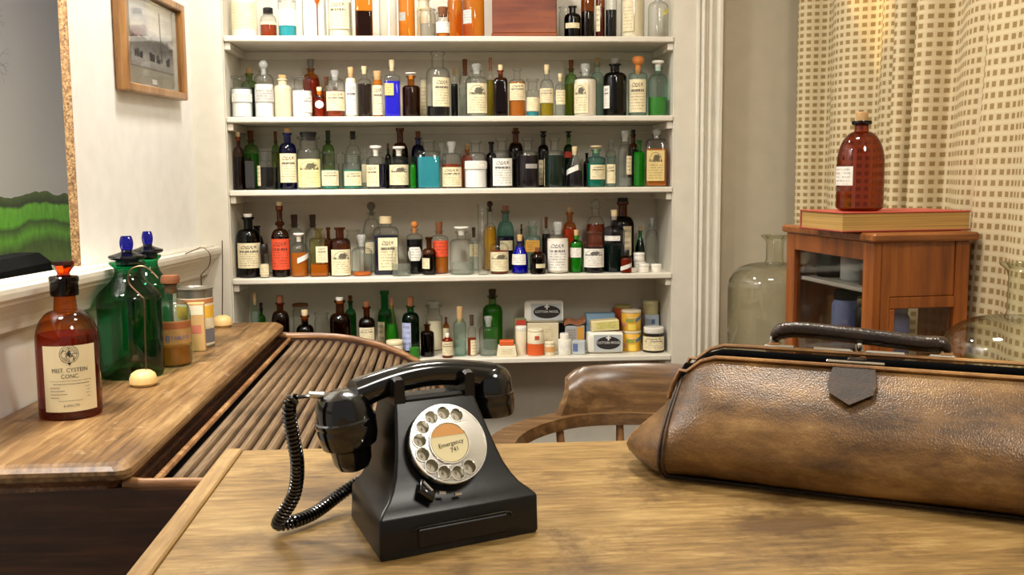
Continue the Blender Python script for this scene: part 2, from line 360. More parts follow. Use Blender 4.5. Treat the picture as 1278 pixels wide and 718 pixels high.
# landscape backdrop seen through the opening in the left wall
m, nt, out = new_mat('backdrop_print'); L = nt.links.new
p = N(nt, 'ShaderNodeBsdfPrincipled', i_Roughness=.6); L(p.outputs[0], out.inputs[0])
tc = N(nt, 'ShaderNodeTexCoord'); sx = N(nt, 'ShaderNodeSeparateXYZ'); L(tc.outputs['Object'], sx.inputs[0])
n1 = N(nt, 'ShaderNodeTexNoise', i_Scale=3.2, i_Detail=6.0); L(tc.outputs['Object'], n1.inputs['Vector'])
ad = N(nt, 'ShaderNodeMath', operation='MULTIPLY_ADD'); ad.inputs[1].default_value = .10; L(n1.outputs['Fac'], ad.inputs[0]); L(sx.outputs[2], ad.inputs[2])
hr = ramp(nt, [(.0, lin((88, 106, 46))), (.30, lin((104, 134, 54))), (.46, lin((84, 110, 44))), (.56, lin((112, 180, 52))), (.66, lin((74, 98, 44))), (.70, lin((108, 186, 50))), (.84, lin((118, 188, 60))), (.87, lin((62, 74, 44))), (.95, lin((92, 110, 58))), (.98, lin((60, 60, 44)))])
mr = N(nt, 'ShaderNodeMapRange'); mr.inputs['From Min'].default_value = .97; mr.inputs['From Max'].default_value = 1.295; L(ad.outputs[0], mr.inputs[0]); L(mr.outputs[0], hr.inputs[0])
sk = ramp(nt, [(.0, lin((198, 194, 188))), (1, lin((150, 148, 150)))]); m2 = N(nt, 'ShaderNodeMapRange'); m2.inputs['From Min'].default_value = 1.3; m2.inputs['From Max'].default_value = 1.9; L(sx.outputs[2], m2.inputs[0]); L(m2.outputs[0], sk.inputs[0])
gt = N(nt, 'ShaderNodeMath', operation='GREATER_THAN'); gt.inputs[1].default_value = 1.283; L(ad.outputs[0], gt.inputs[0])
n3 = N(nt, 'ShaderNodeTexNoise', i_Scale=40.0, i_Detail=6.0); mp = N(nt, 'ShaderNodeMapping'); mp.inputs['Scale'].default_value = (1, 1, .55); mp.inputs['Rotation'].default_value = (.9, 0, 0); L(tc.outputs['Object'], mp.inputs[0]); L(mp.outputs[0], n3.inputs['Vector'])
gm = N(nt, 'ShaderNodeMixRGB', blend_type='OVERLAY'); gm.inputs[0].default_value = .5; L(hr.outputs[0], gm.inputs[1]); L(n3.outputs['Fac'], gm.inputs[2])
mx = N(nt, 'ShaderNodeMixRGB'); L(gt.outputs[0], mx.inputs[0]); L(gm.outputs[0], mx.inputs[1]); L(sk.outputs[0], mx.inputs[2]); L(mx.outputs[0], p.inputs['Base Color'])
BACKD = m
t = thing('landscape_backdrop', 'printed backdrop of green fields under grey sky seen through the wall opening', 'backdrop', (-1.3, 2.6, 0))
mb = MB()
for i in range(4):
    mb.box(-.012, 0, -1.5+i*.9, -1.5+i*.9+.896, 0.6, 2.7)
mb.build('backdrop_panel', BACKD, t)
TWIG = plain('print_twig', (104, 96, 88), .8)
random.seed(5)
mb = MB()
def twig(y, z, ang, ln, w, d):
    y2, z2 = y+ln*cos(ang), z+ln*sin(ang)
    nx, nz = -sin(ang)*w, cos(ang)*w
    mb.add([(.002, y+nx, z+nz), (.002, y-nx, z-nz), (.002, y2-nx*.6, z2-nz*.6), (.002, y2+nx*.6, z2+nz*.6)], [(0, 1, 2, 3)], False)
    if d > 0:
        for k in range(2):
            twig(y2, z2, ang+random.uniform(-.6, .6), ln*random.uniform(.6, .85), w*.65, d-1)
twig(.36, 1.52, 1.05, .08, .003, 5); twig(.40, 1.36, 1.2, .05, .0025, 4); twig(.30, 1.66, .8, .09, .003, 5)
mb.build('printed_twigs', TWIG, t)
# black padded shape behind the sill
t = thing('seat_back', 'black rounded seat back standing behind the sill before the green fields', 'chair', (-.93, 1.78, 0))
mb = MB(); mb.bbox(-.05, .05, -.85, .56, .86, 1.120, .022); mb.build('cushion', BLACK, t)
mb = MB(); mb.box(-.03, .03, -.2, -.14, 0, .87); mb.build('post', BLACK, t); mb = MB(); mb.box(-.03, .03, .18, .24, 0, .87); mb.build('post', BLACK, t)

# ------------------------------------------------------------------ shelving
SH = {1: 1.7197, 2: 1.4726, 3: 1.2454, 4: .9663, 5: .6963}
t = thing('dispensary_shelves', 'built-in cream painted open shelving crowded with medicine bottles', 'shelving', (0, 3.2, 0))
mb = MB(); mb.box(-.664, .742, .252, .266, 0, 2.6); mb.build('back_panel', CREAMP, t)
mb = MB(); mb.box(-.690, -.664, .004, .266, 0, 2.6); mb.build('side_panel', CREAMP, t)
mb = MB(); mb.box(.742, .768, .004, .266, 0, 2.6); mb.build('side_panel', CREAMP, t)
mb = MB(); mb.box(-.775, -.667, -.006, .004, 0, 2.6); mb.build('stile', CREAMP, t)
mb = MB(); mb.box(.744, .813, -.006, .004, 0, 2.6); mb.build('stile', CREAMP, t)
for k, z in SH.items():
    mb = MB(); mb.bbox(-.664, .742, -.002, .252, z-.018, z, .003)
    sh = mb.build('shelf', CREAMP, t)
    mb = MB(); mb.bbox(-.66, .738, .238, .252, z-.046, z-.0185, .002); mb.build('batten', CREAMP, sh)
    for x0, x1 in ((-.664, -.646), (.724, .742)):
        mb = MB(); mb.bbox(x0, x1, .01, .237, z-.042, z-.0185, .002); mb.build('bracket', CREAMP, sh)

# ------------------------------------------------------------------ bottles
def profile(kind, r, h, hg, a=None, b=None, n=None):
    """outline (radius, height) of a bottle's glass, hg = height of the glass without the stopper"""
    K = {'round': (.62, .76, .38, .52), 'wide': (.62, .71, .76, .98), 'tall': (.60, .76, .40, .50), 'sq': (.70, .80, .34, .46), 'hex': (.68, .76, .42, .52),
         'vial': (.62, .76, .5, .62), 'jar': (.80, .88, .86, .92), 'cyl': (.9, .95, .98, 1.0), 'cone': (.45, .78, .34, .44), 'ring': (.5, .64, .30, .38)}[kind]
    a = (a or K[0])*h; b = (b or K[1])*h; n = (n or K[2])*r; l = max(n*1.22, K[3]*r if n == K[2]*r else n*1.22)
    a = min(a, hg*.9); b = min(b, hg*.95)
    c = min(r*.12, .004)
    if kind == 'cyl': return [(r*.9, 0), (r, c), (r, hg-c), (r*1.04, hg), (r*.9, hg)], a
    p = [(r*.6, .001), (r*.88, 0), (r-c*.3, c*.5), (r, c*1.4)]
    if kind == 'cone':
        p += [(r*.98, a*.6), (r*.92, a)]
        for i in range(1, 6):
            q = i/6; p.append((r*.92+(n-r*.92)*q, a+(b-a)*q))
    else:
        p += [(r, a*.5), (r, a)]
        steps = 6
        for i in range(1, steps):
            q = i/steps*pi/2
            p.append((n+(r-n)*cos(q)**(.85 if kind != 'sq' else .6), a+(b-a)*sin(q)))
    p += [(n, b)]
    lip = max(.004, (hg-b)*.22)
    if kind == 'ring':
        m_ = b+(hg-b)*.12; p += [(n*1.0, m_), (n*1.7, m_+.004), (n*1.8, m_+.009), (n*1.15, m_+.015), (n, m_+.02)]
    p += [(n, hg-lip*1.1), (l, hg-lip*.8), (l*1.02, hg-lip*.4), (l, hg), (n*.85, hg)]
    return p, a
def radius_at(p, z):
    for (r0, z0), (r1, z1) in zip(p, p[1:]):
        if z0 <= z <= z1 and z1 > z0: return r0+(r1-r0)*(z-z0)/(z1-z0)
    return p[-1][0]
def stopper(kind, n, z0, z1):
    """outline of a stopper standing in a neck of radius n, shown from z0 to z1"""
    h = z1-z0; zi = z0-min(.012, h)
    if kind == 'cork': return [(n*.8, zi), (n*.86, z0), (n*1.0, z1-h*.1), (n*.9, z1)]
    if kind == 'knob': return [(n*.8, zi), (n*.8, z0+h*.35), (n*1.5, z0+h*.5), (n*1.75, z0+h*.72), (n*1.4, z0+h*.93), (n*.5, z1)]
    if kind == 'cap': return [(n*1.15, z0-.001), (n*1.2, z0), (n*1.2, z1-h*.1), (n*1.05, z1)]
    if kind == 'mush': return [(n*.7, zi), (n*.75, z0+h*.25), (n*1.0, z0+h*.5), (n*1.55, z0+h*.6), (n*1.65, z1-h*.15), (n*1.5, z1)]
    if kind == 'ball':
        R = max(n*1.15, h*.42); zc = z1-R
        return [(n*.7, zi), (n*.55, max(z0, zc-R*.95))] + [(R*cos(q), zc+R*sin(q)) for q in [radians(d) for d in (-50, -25, 0, 25, 50, 72)]] + [(R*.12, z1)]
    return [(n*.75, zi), (n*.8, z0), (n*.9, z0+h*.25), (n*1.1, z0+h*.5), (n*1.15, z0+h*.85), (n*.95, z1)]
def arc_patch(r, a0, a1, z0, z1, nu=8, flat=False, tilt=0, shape=None):
    """label bent round a bottle; angles measured from the camera side (-y) towards +x"""
    mb = MB(); rows = 5; rings = []
    for j in range(rows+1):
        v = j/rows; row = []
        for i in range(nu+1):
            u = i/nu
            uu, vv = u-.5, v-.5
            if tilt: # a slip stuck on aslant
                A = a0+(a1-a0)*u; Z = z0+(z1-z0)*(.5+vv*.5+uu*.55)
            else: A = a0+(a1-a0)*u; Z = z0+(z1-z0)*v
            if shape == 'round':
                w_ = math.sqrt(max(.02, 1-4*vv*vv)); A = (a0+a1)/2+(a1-a0)*uu*w_
            if shape == 'shield':
                w_ = 1-.55*max(0, abs(vv)*2-.35); A = (a0+a1)/2+(a1-a0)*uu*w_
            if flat: row.append((A*r, -r*1.02-.0006, Z))
            else: row.append((r*sin(A), -r*cos(A), Z))
        rings.append(row)
    mb.loft(rings, closed=False, uv=True)
    return mb
ORD = {1: 'top', 2: 'second', 3: 'third', 4: 'fourth', 5: 'bottom'}
def shelf_bottle(row):
    sh, X, Y, r, h, kind, g, lq, fill, st, lb, desc = row
    kk = kind.split('/'); kind = kk[0]; ov = {k[0]: float(k[1:]) for k in kk[1:]}
    z = SH[sh]
    ceramic = g in ('wh', 'cr')
    nm = {'jar': 'glass_jar', 'wide': 'wide_mouth_jar', 'cyl': 'glass_cylinder', 'hex': 'poison_bottle', 'vial': 'small_bottle'}.get(kind, 'medicine_bottle')
    lab = desc+' on '+ORD[sh]+' shelf'
    if len(lab.split()) > 16: lab = desc+', '+ORD[sh]+' shelf'
    cat = 'jar' if kind in ('jar', 'wide') else 'bottle'
    root = thing(nm, lab, cat, (X, Y, z+.0003), -math.atan2(X, Y), 'bottles and jars on the '+ORD[sh]+' shelf')
    hg = h*(st[2] if st else 1.0)
    prof, a = profile(kind, r, h, hg, ov.get('a'), ov.get('b'), ov.get('n'))
    n = prof[-1][0]/.85
    seg, e, rot = (24, 1.0, 0)
    if kind == 'sq': e = .35
    if kind == 'hex': seg = 6; rot = pi/6
    if kind == 'sq':
        k = len(prof)-6
        rings = []
        for i, (pr, pz) in enumerate(prof):
            ee = .32+.68*min(1, max(0, (pz-a*.99)/max(1e-4, (h*ov.get('b', .8)-a))))
            ring = []
            for j in range(32):
                q = 2*pi*j/32; c, d = cos(q), sin(q)
                ring.append((pr*math.copysign(abs(c)**ee, c), pr*math.copysign(abs(d)**ee, d), pz))
            rings.append(ring)
        mb = MB(); mb.loft(rings, caps=False); mb.add(rings[0], [tuple(range(32))[::-1]], False)
    else:
        mb = MB(); mb.lathe(prof, seg, 1.0, caps=False, rot=rot, smooth=kind != 'hex')
        mb.add(mb.v[:seg], [tuple(range(seg))[::-1]], False)
    mb.build('glass_body' if not ceramic else 'jar_body', GL[g], root)
    if lq != 'none' and not ceramic:
        zt = min(fill*h, hg*.97); q = .93; pts = []
        zs = [.003]+[pz for pr, pz in prof[3:] if .003 < pz < zt]+[zt]
        last = None
        for zz in zs:
            if last is not None and zz-last < 1e-5: continue
            pts.append((max(.0008, radius_at(prof, zz)*q-.0004), zz)); last = zz
        if len(pts) > 1:
            mb = MB()
            if kind == 'sq':
                rings = []
                for pr, pz in pts:
                    ee = .32+.68*min(1, max(0, (pz-a*.99)/max(1e-4, (h*ov.get('b', .8)-a))))
                    rings.append([(pr*math.copysign(abs(cos(2*pi*j/32))**ee, cos(2*pi*j/32)), pr*math.copysign(abs(sin(2*pi*j/32))**ee, sin(2*pi*j/32)), pz) for j in range(32)])
                mb.loft(rings)
            else: mb.lathe(pts, seg, rot=rot)
            mb.build('powder' if lq in ('wp', 'cp', 'cw', 'gy') else 'liquid', LQ[lq], root)
    if st and st[1] in ST:
        pf = stopper(st[0], n, hg, h); mb = MB(); mb.lathe(pf, 16)
        mb.build({'cork': 'cork', 'knob': 'cork', 'cap': 'cap'}.get(st[0], 'stopper'), ST[st[1]], root)
    elif ceramic:
        mb = MB(); mb.lathe([(n*.9, hg-.006), (n*1.0, hg-.0005), (n*1.0, hg+.004), (n*.3, hg+.006)], 16); mb.build('lid', ST['tan'], root)
    if lb:
        c, u0, u1, v0, v1, sty = lb
        z0, z1 = v0*h, min(v1*h, a*1.02 if kind != 'cone' else h)
        flat = kind == 'sq'
        zc = (z0+z1)/2; rr = radius_at(prof, zc)+.0008
        if z1 > z0:
            if flat: a0, a1 = max(-.86, u0), min(.86, u1)
            else: a0, a1 = math.asin(max(-.97, min(.97, u0))), math.asin(max(-.97, min(.97, u1)))
            mb = arc_patch(rr, a0, a1, z0, z1, 8, flat, 1 if sty == 'tilt' else 0, sty)
            if kind == 'cone':
                mb.v = [((x*(radius_at(prof, zz)+.0008)/rr), y*(radius_at(prof, zz)+.0008)/rr, zz) for x, y, zz in mb.v]
            mb.build('paper_label', paper_mat(c, sty), root)
    return root
ROWS = [
(1, -0.6091, 3.262, 0.0394, 0.1518, 'wide/a.8', 'wh', 'cp', 0.855, (), ('paper', -0.94, 0.9, 0.161, 0.71, 'faint'), 'large cream jar with a faint printed label at the left end'),
(1, -0.5357, 3.262, 0.0259, 0.0935, 'vial/a.5', 'cl', 'rb', 0.474, ('cap', 'black', 0.816), ('paper', -0.9, 0.94, 0.422, 0.606, 'plain'), 'small square red-brown bottle with black stopper and white band label'),
(1, -0.4768, 3.262, 0.0282, 0.1574, 'wide/a.75', 'cl', 'tq', 0.236, ('glass', 'clear', 0.845), ('white', -0.91, 0.96, 0.236, 0.548, 'plain'), 'turquoise solution jar under a broad white label'),
(1, -0.3927, 3.262, 0.0377, 0.1676, 'round/a.78', 'cl', 'wp', 0.737, ('glass', 'clear', 0.883), (), 'bulky jar filled with plain white powder'),
(1, -0.3118, 3.262, 0.0378, 0.168, 'round/a.78', 'cl', 'cp', 0.649, ('glass', 'clear', 0.883), ('paper', -0.9, 0.7, 0.15, 0.678, 'head'), 'clear bottle of pale powder with a headed cream label'),
(1, -0.2377, 3.262, 0.0277, 0.1831, 'sq/a.75', 'am', 'db', 0.449, ('cork', 'tan', 0.893), (), 'upright amber bottle holding dark maroon liquid'),
(1, -0.1623, 3.262, 0.0278, 0.1934, 'cyl', 'cl', 'none', 0, (), (), 'tall clear empty glass cylinder'),
(1, -0.103, 3.262, 0.0259, 0.179, 'round/a.8', 'am', 'none', 0, ('cork', 'tan', 0.89), ('grey', -0.85, -0.17, 0.296, 0.434, 'plain'), 'glowing orange amber bottle with a tiny grey label'),
(1, -0.0501, 3.385, 0.0243, 0.1617, 'wide/a.7', 'cl', 'cp', 0.873, ('glass', 'clear', 0.905), ('paper', -0.95, 1, 0.651, 0.841, 'faint'), 'cream labelled jar standing behind the short clear pot'),
(1, -0.0371, 3.262, 0.0254, 0.0904, 'jar', 'cl', 'gy', 0.506, (), (), 'short clear glass pot with grey grains in it'),
(1, 0.0112, 3.262, 0.0218, 0.098, 'wide/a.5/b.62', 'cl', 'am', 0.213, ('cork', 'brown', 0.823), ('white', -0.94, 0.94, 0.163, 0.544, 'plain'), 'small bottle wrapped in a blank white label with brown stopper'),
(1, 0.0521, 3.385, 0.025, 0.193, 'round/a.7', 'am', 'none', 0, ('cork', 'tan', 0.894), (), 'orange bottle behind the white-wrapped small bottle'),
(1, 0.1086, 3.262, 0.0343, 0.1752, 'round/a.72', 'am', 'none', 0, ('glass', 'clear', 0.859), ('pale', -0.93, -0.19, 0.249, 0.49, 'plain'), 'broad bright orange bottle left of the wooden box'),
(1, 0.4182, 3.385, 0.0219, 0.1198, 'jar', 'cl', 'none', 0, (), (), 'empty clear jar with dark rim behind the small black bottle'),
(1, 0.4256, 3.262, 0.0266, 0.1021, 'round/a.62/b.78', 'bk', 'bk', 0.583, (), ('paper', -0.81, 0.81, 0.3, 0.46, 'plain'), 'small black bottle with a narrow white label beside the wooden box'),
(1, 0.4746, 3.262, 0.0215, 0.1722, 'round/a.74', 'br', 'db', 0.492, ('cork', 'tan', 0.899), (), 'glossy dark brown bottle with one pale highlight'),
(1, 0.5153, 3.262, 0.0147, 0.1575, 'tall/a.76/b.85', 'br', 'rb', 0.619, ('cork', 'tan', 0.905), ('paper', -0.91, -0.04, 0.14, 0.651, 'plain'), 'narrow red-brown bottle with a tall side label'),
(1, 0.5502, 3.262, 0.0186, 0.1726, 'round/a.78', 'cl', 'bk', 0.522, ('glass', 'clear', 0.855), (), 'slim clear bottle two-thirds full of black liquid'),
(1, 0.6202, 3.262, 0.0379, 0.178, 'round/a.75', 'cl', 'cp', 0.662, ('glass', 'clear', 0.86), ('paper', -0.8, 0.08, 0.111, 0.634, 'faint'), 'stout bottle of cream powder with a cream label'),
(1, 0.7036, 3.262, 0.0328, 0.1534, 'round/a.62', 'cl', 'none', 0, ('glass', 'clear', 0.869), ('yell', 0.41, 0.96, 0.443, 0.656, 'tilt'), 'clear empty bottle with a yellow tag at right end'),
(2, -0.6258, 3.262, 0.0328, 0.129, 'wide/a.72', 'cl', 'wp', 0.686, (), ('white', -0.92, 0.92, 0.376, 0.57, 'plain'), 'wide-mouthed white powder jar at the left end'),
(2, -0.6239, 3.385, 0.0275, 0.1686, 'round/a.6', 'gr', 'dg', 0.618, ('cork', 'tan', 0.893), (), 'dark green corked bottle behind two white powder jars'),
(2, -0.5559, 3.262, 0.031, 0.1803, 'round/a.62', 'cl', 'wp', 0.573, ('ball', 'clear', 0.807), ('pale', -0.9, 0.92, 0.268, 0.49, 'plain'), 'white powder bottle with a clear ball stopper'),
(2, -0.4979, 3.262, 0.0261, 0.1331, 'vial/a.68', 'cr', 'none', 0, ('cork', 'tan', 0.906), (), 'buff stoneware jar with a flat cork lid'),
(2, -0.438, 3.262, 0.032, 0.1281, 'wide/a.68', 'cl', 'wp', 0.649, (), ('white', -0.02, 0.92, 0.121, 0.532, 'head'), 'wide-mouthed white powder jar labelled on its right side'),
(2, -0.4236, 3.385, 0.0276, 0.197, 'round/a.6', 'am', 'rb', 0.685, ('glass', 'grey', 0.843), (), 'red-brown bottle with grey stopper behind the white powder jar'),
(2, -0.3837, 3.262, 0.0172, 0.0955, 'vial/a.6', 'am', 'rb', 0.607, ('cork', 'cream', 0.869), ('white', -0.78, 0.7, 0.291, 0.554, 'round'), 'tiny red-brown bottle with a round white label'),
(2, -0.3744, 3.385, 0.0158, 0.1401, 'vial/a.6', 'cl', 'rb', 0.667, ('cork', 'brown', 0.889), (), 'little red bottle with brown cork almost hidden behind others'),
(2, -0.3339, 3.262, 0.0305, 0.148, 'round/a.72/b.82', 'cl', 'rb', 0.561, ('glass', 'clear', 0.865), ('paper', -0.88, 0.96, 0.136, 0.544, 'head'), 'red-brown liquid bottle with big cream label and clear stopper'),
(2, -0.2839, 3.262, 0.0184, 0.1579, 'tall/a.66/b.82/n.5', 'cl', 'cp', 0.778, ('cork', 'tan', 0.873), ('white', -0.86, 0.86, 0.047, 0.731, 'head'), 'narrow bottle sheathed in a tall white label under a wide cork'),
(2, -0.241, 3.262, 0.0233, 0.1604, 'round/a.62', 'cl', 'db', 0.657, ('cork', 'cream', 0.922), (), 'square-shouldered maroon-brown bottle with a pale cork'),
(2, -0.1996, 3.262, 0.017, 0.1454, 'wide/a.72', 'cl', 'am', 0.81, ('cork', 'tan', 0.879), ('paper', -0.93, 0.93, 0.049, 0.69, 'head'), 'cork-lidded jar with amber top and long cream label'),
(2, -0.1533, 3.262, 0.0261, 0.1804, 'sq/a.68/b.74', 'cl', 'co', 0.625, ('cork', 'cream', 0.875), ('tan', -0.95, 0.17, 0.374, 0.583, 'plain'), 'cobalt blue square bottle with pale cap and tan label'),
(2, -0.0932, 3.262, 0.0287, 0.1404, 'round/a.64/b.72', 'am', 'db', 0.696, ('mush', 'white', 0.928), (), 'round dark brown bottle with a white stopper'),
(2, -0.0554, 3.385, 0.0106, 0.1372, 'cyl', 'cl', 'cp', 0.943, (), ('paper', -0.88, 0.88, 0.122, 0.905, 'faint'), 'slim cream-labelled vial between brown and big clear bottles'),
(2, -0.0075, 3.262, 0.0383, 0.2055, 'round/a.62/b.76/n.5', 'cl', 'bk', 0.167, (), ('paper', -0.43, 0.93, 0.155, 0.597, 'head'), 'tall big clear bottle with cream label and little black liquid'),
(2, 0.0464, 3.385, 0.0126, 0.1711, 'tall/a.6/b.74', 'cl', 'bk', 0.679, ('cork', 'tan', 0.908), (), 'narrow bottle of black liquid with a small cork'),
(2, 0.0819, 3.385, 0.0212, 0.1972, 'round/a.55', 'cl', 'wa', 0.523, ('cork', 'brown', 0.788), (), 'clear bottle with a fat brown cork behind crest-labelled bottle'),
(2, 0.1159, 3.262, 0.0359, 0.1679, 'round/a.66', 'cl', 'wa', 0.64, ('glass', 'clear', 0.88), ('paper', -0.82, 0.89, 0.066, 0.625, 'crest'), 'round clear bottle with arched crest label and glass stopper'),
(2, 0.1664, 3.385, 0.0113, 0.2024, 'tall/a.62/b.74/n.5', 'cl', 'ye', 0.638, ('cork', 'pink', 0.845), (), 'thin tall bottle of yellow oil with pinkish cork'),
(2, 0.1929, 3.262, 0.0231, 0.1654, 'sq/a.66/b.76', 'br', 'db', 0.71, ('cork', 'cream', 0.893), (), 'dark brown square bottle with small cream cork'),
(2, 0.2462, 3.262, 0.0276, 0.1528, 'round/a.7/b.78', 'cl', 'am', 0.719, (), ('paper', -0.86, 0.91, 0.337, 0.685, 'head'), 'amber-brown liquid bottle with cream label and open neck'),
(2, 0.2957, 3.262, 0.0206, 0.1199, 'wide/a.68', 'cl', 'tq', 0.13, (), ('paper', -0.94, 0.94, 0.152, 0.513, 'faint'), 'short clear pot with a trace of turquoise at the base'),
(2, 0.3418, 3.262, 0.0225, 0.1654, 'round/a.55/b.72', 'cl', 'ye', 0.263, ('cork', 'cream', 0.893), ('paper', -0.94, 0.89, 0.263, 0.54, 'head'), 'small corked bottle with yellow-green liquid under a cream label'),
(2, 0.3851, 3.262, 0.0181, 0.1376, 'round/a.6', 'cl', 'wa', 0.371, ('cork', 'cream', 0.908), ('paper', -0.71, 0.86, 0.279, 0.631, 'plain'), 'small clear bottle holding cloudy pale liquid'),
(2, 0.4368, 3.385, 0.0221, 0.1947, 'round/a.62', 'gr', 'ye', 0.594, ('cork', 'brown', 0.852), (), 'olive yellow oil bottle with dark brown cork'),
(2, 0.467, 3.262, 0.0374, 0.168, 'round/a.66', 'cl', 'cw', 0.698, ('glass', 'clear', 0.849), ('paper', -0.93, 0.24, 0.059, 0.622, 'crest'), 'round bottle of pinkish white powder with cream label'),
(2, 0.5251, 3.385, 0.0228, 0.2026, 'round/a.6', 'aq', 'wa', 0.571, ('cork', 'tan', 0.909), (), 'pale green bottle with tan cork behind white powder bottle'),
(2, 0.5634, 3.262, 0.0375, 0.1857, 'round/a.66/b.76', 'bk', 'bk', 0.562, ('glass', 'grey', 0.904), ('white', -0.93, -0.45, 0.135, 0.52, 'head'), 'big black bottle with flared lip and white side label'),
(2, 0.6385, 3.262, 0.0304, 0.1934, 'round/a.7/b.78', 'aq', 'wa', 0.473, ('knob', 'cork', 0.763), ('paper', -0.87, 0.83, 0.062, 0.605, 'head'), 'clear bottle with bulbous orange cork and long label'),
(2, 0.7041, 3.262, 0.0318, 0.1782, 'round/a.62', 'aq', 'gn', 0.34, ('mush', 'white', 0.886), (), 'green liquid bottle with white mushroom stopper at right end'),
(3, -0.6429, 3.262, 0.0164, 0.1832, 'tall/a.62/b.74', 'br', 'db', 0.574, ('cork', 'cream', 0.918), (), 'slender dark brown bottle with pale cork at the left end'),
(3, -0.6259, 3.385, 0.0251, 0.1938, 'round/a.6', 'gr', 'gn', 0.609, ('cork', 'brown', 0.838), (), 'leaf green bottle with brown stopper in the back row'),
(3, -0.6099, 3.262, 0.0155, 0.1048, 'sq/a.86/b.9', 'br', 'db', 0.783, (), ('blackp', -0.93, 0.93, 0.081, 0.928, 'plain'), 'dark bottle with black and white label beside wide-mouthed jar'),
(3, -0.5525, 3.262, 0.0331, 0.1298, 'wide/a.62', 'cl', 'bk', 0.551, (), ('paper', -1, -0.69, 0.101, 0.591, 'plain'), 'wide-lipped clear jar holding black liquid'),
(3, -0.5454, 3.385, 0.0145, 0.1908, 'round/a.6', 'gr', 'ye', 0.643, ('cork', 'brown', 0.836), (), 'olive bottle with brown cork behind the wide-lipped jar'),
(3, -0.4882, 3.262, 0.0274, 0.195, 'round/a.62/b.76', 'co', 'nv', 0.612, ('cork', 'tan', 0.922), ('paper', -0.91, 0.91, 0.117, 0.586, 'head'), 'navy blue bottle with a large cream label and tan cork'),
(3, -0.4225, 3.262, 0.0363, 0.1821, 'wide/a.64', 'cl', 'wa', 0.528, ('cork', 'black', 0.917), ('crm', -0.93, 0.93, 0.038, 0.528, 'crest'), 'wide-necked clear jar with yellow-cream crest label'),
(3, -0.374, 3.385, 0.0212, 0.1927, 'round/a.58', 'gr', 'ye', 0.604, ('cork', 'green', 0.823), (), 'pale green bottle with dark green stopper in the back row'),
(3, -0.3559, 3.262, 0.0289, 0.1198, 'wide/a.62', 'cl', 'tl', 0.522, (), ('paper', -0.91, 0.87, 0.096, 0.501, 'head'), 'left one of two wide jars of teal liquid'),
(3, -0.2868, 3.262, 0.0314, 0.1181, 'wide/a.62', 'cl', 'tl', 0.526, (), ('paper', -0.76, 0.92, 0.093, 0.482, 'head'), 'right one of two wide jars of teal liquid'),
(3, -0.2926, 3.385, 0.0248, 0.1897, 'round/a.56', 'cl', 'wa', 0.57, ('cork', 'black', 0.917), (), 'clear bottle with dark flat stopper behind the teal jars'),
(3, -0.2531, 3.385, 0.0137, 0.1315, 'round/a.6', 'cl', 'wa', 0.719, ('glass', 'clear', 0.92), ('paper', -0.82, 0.82, 0.154, 0.638, 'faint'), 'small clear bottle behind the navy one with white stopper'),
(3, -0.2099, 3.262, 0.0314, 0.138, 'round/a.62', 'cl', 'nv', 0.575, ('mush', 'white', 0.852), ('paper', -0.96, 0.27, 0.056, 0.557, 'head'), 'navy liquid bottle with white stopper and off-centre label'),
(3, -0.1773, 3.385, 0.0107, 0.1496, 'round/a.6', 'bk', 'bk', 0.629, ('cork', 'brown', 0.876), (), 'black bottle with brown cork between two white stoppers'),
(3, -0.1366, 3.262, 0.0321, 0.1351, 'round/a.62', 'cl', 'db', 0.584, ('mush', 'white', 0.868), ('paper', -0.92, 0.92, 0.091, 0.565, 'crest'), 'dark brown liquid bottle with white stopper and cream label'),
(3, -0.1365, 3.385, 0.0266, 0.1995, 'round/a.55', 'br', 'db', 0.669, (), (), 'tall dark amber bottle with a thick neck in the back row'),
(3, -0.077, 3.385, 0.0227, 0.1887, 'round/a.6', 'co', 'nv', 0.776, ('cork', 'brown', 0.888), (), 'navy glass bottle with brown stopper behind the turquoise bottle'),
(3, -0.091, 3.232, 0.0107, 0.101, 'vial', 'bg', 'gn', 0.774, (), (), 'small bright green vial low between label and turquoise bottles'),
(3, -0.0414, 3.262, 0.0386, 0.1549, 'sq/a.7/b.78/n.5', 'cl', 'tq', 0.654, (), (), 'brilliant turquoise square bottle with clear neck'),
(3, 0.0009, 3.385, 0.016, 0.154, 'round/a.6', 'cl', 'wa', 0.604, ('ball', 'clear', 0.811), (), 'clear bottle with a ball stopper right of the turquoise bottle'),
(3, 0.0324, 3.262, 0.0329, 0.1495, 'round/a.62', 'cl', 'rb', 0.52, ('glass', 'clear', 0.846), ('paper', -0.92, 0.92, 0.038, 0.452, 'head'), 'red-brown liquid bottle with cream label beside turquoise bottle'),
(3, 0.0864, 3.385, 0.0188, 0.1455, 'round/a.6', 'am', 'or', 0.726, ('cork', 'tan', 0.872), (), 'small orange bottle with tan cork in the back row'),
(3, 0.1098, 3.262, 0.0381, 0.1516, 'round/a.64', 'cl', 'wp', 0.577, (), ('white', -0.9, 0.93, 0.408, 0.56, 'faint'), 'white powder bottle with tall flat glass stopper'),
(3, 0.167, 3.385, 0.0188, 0.1531, 'round/a.6', 'bk', 'bk', 0.6, (), ('paper', 0.29, 1, 0.356, 0.565, 'plain'), 'black bottle behind the white powder bottle'),
(3, 0.1947, 3.262, 0.0375, 0.1589, 'round/a.62', 'cl', 'bk', 0.612, (), ('white', -0.76, 0.86, 0.044, 0.596, 'head'), 'black liquid bottle with big white headed label'),
(3, 0.2494, 3.385, 0.0255, 0.1979, 'round/a.56', 'br', 'db', 0.731, ('cork', 'brown', 0.946), (), 'dark brown long-necked bottle in the back row'),
(3, 0.279, 3.262, 0.0363, 0.1584, 'round/a.62', 'cl', 'pu', 0.659, (), ('grey', -0.18, 0.82, 0.391, 0.48, 'plain'), 'purple-black bottle with a small grey strip label'),
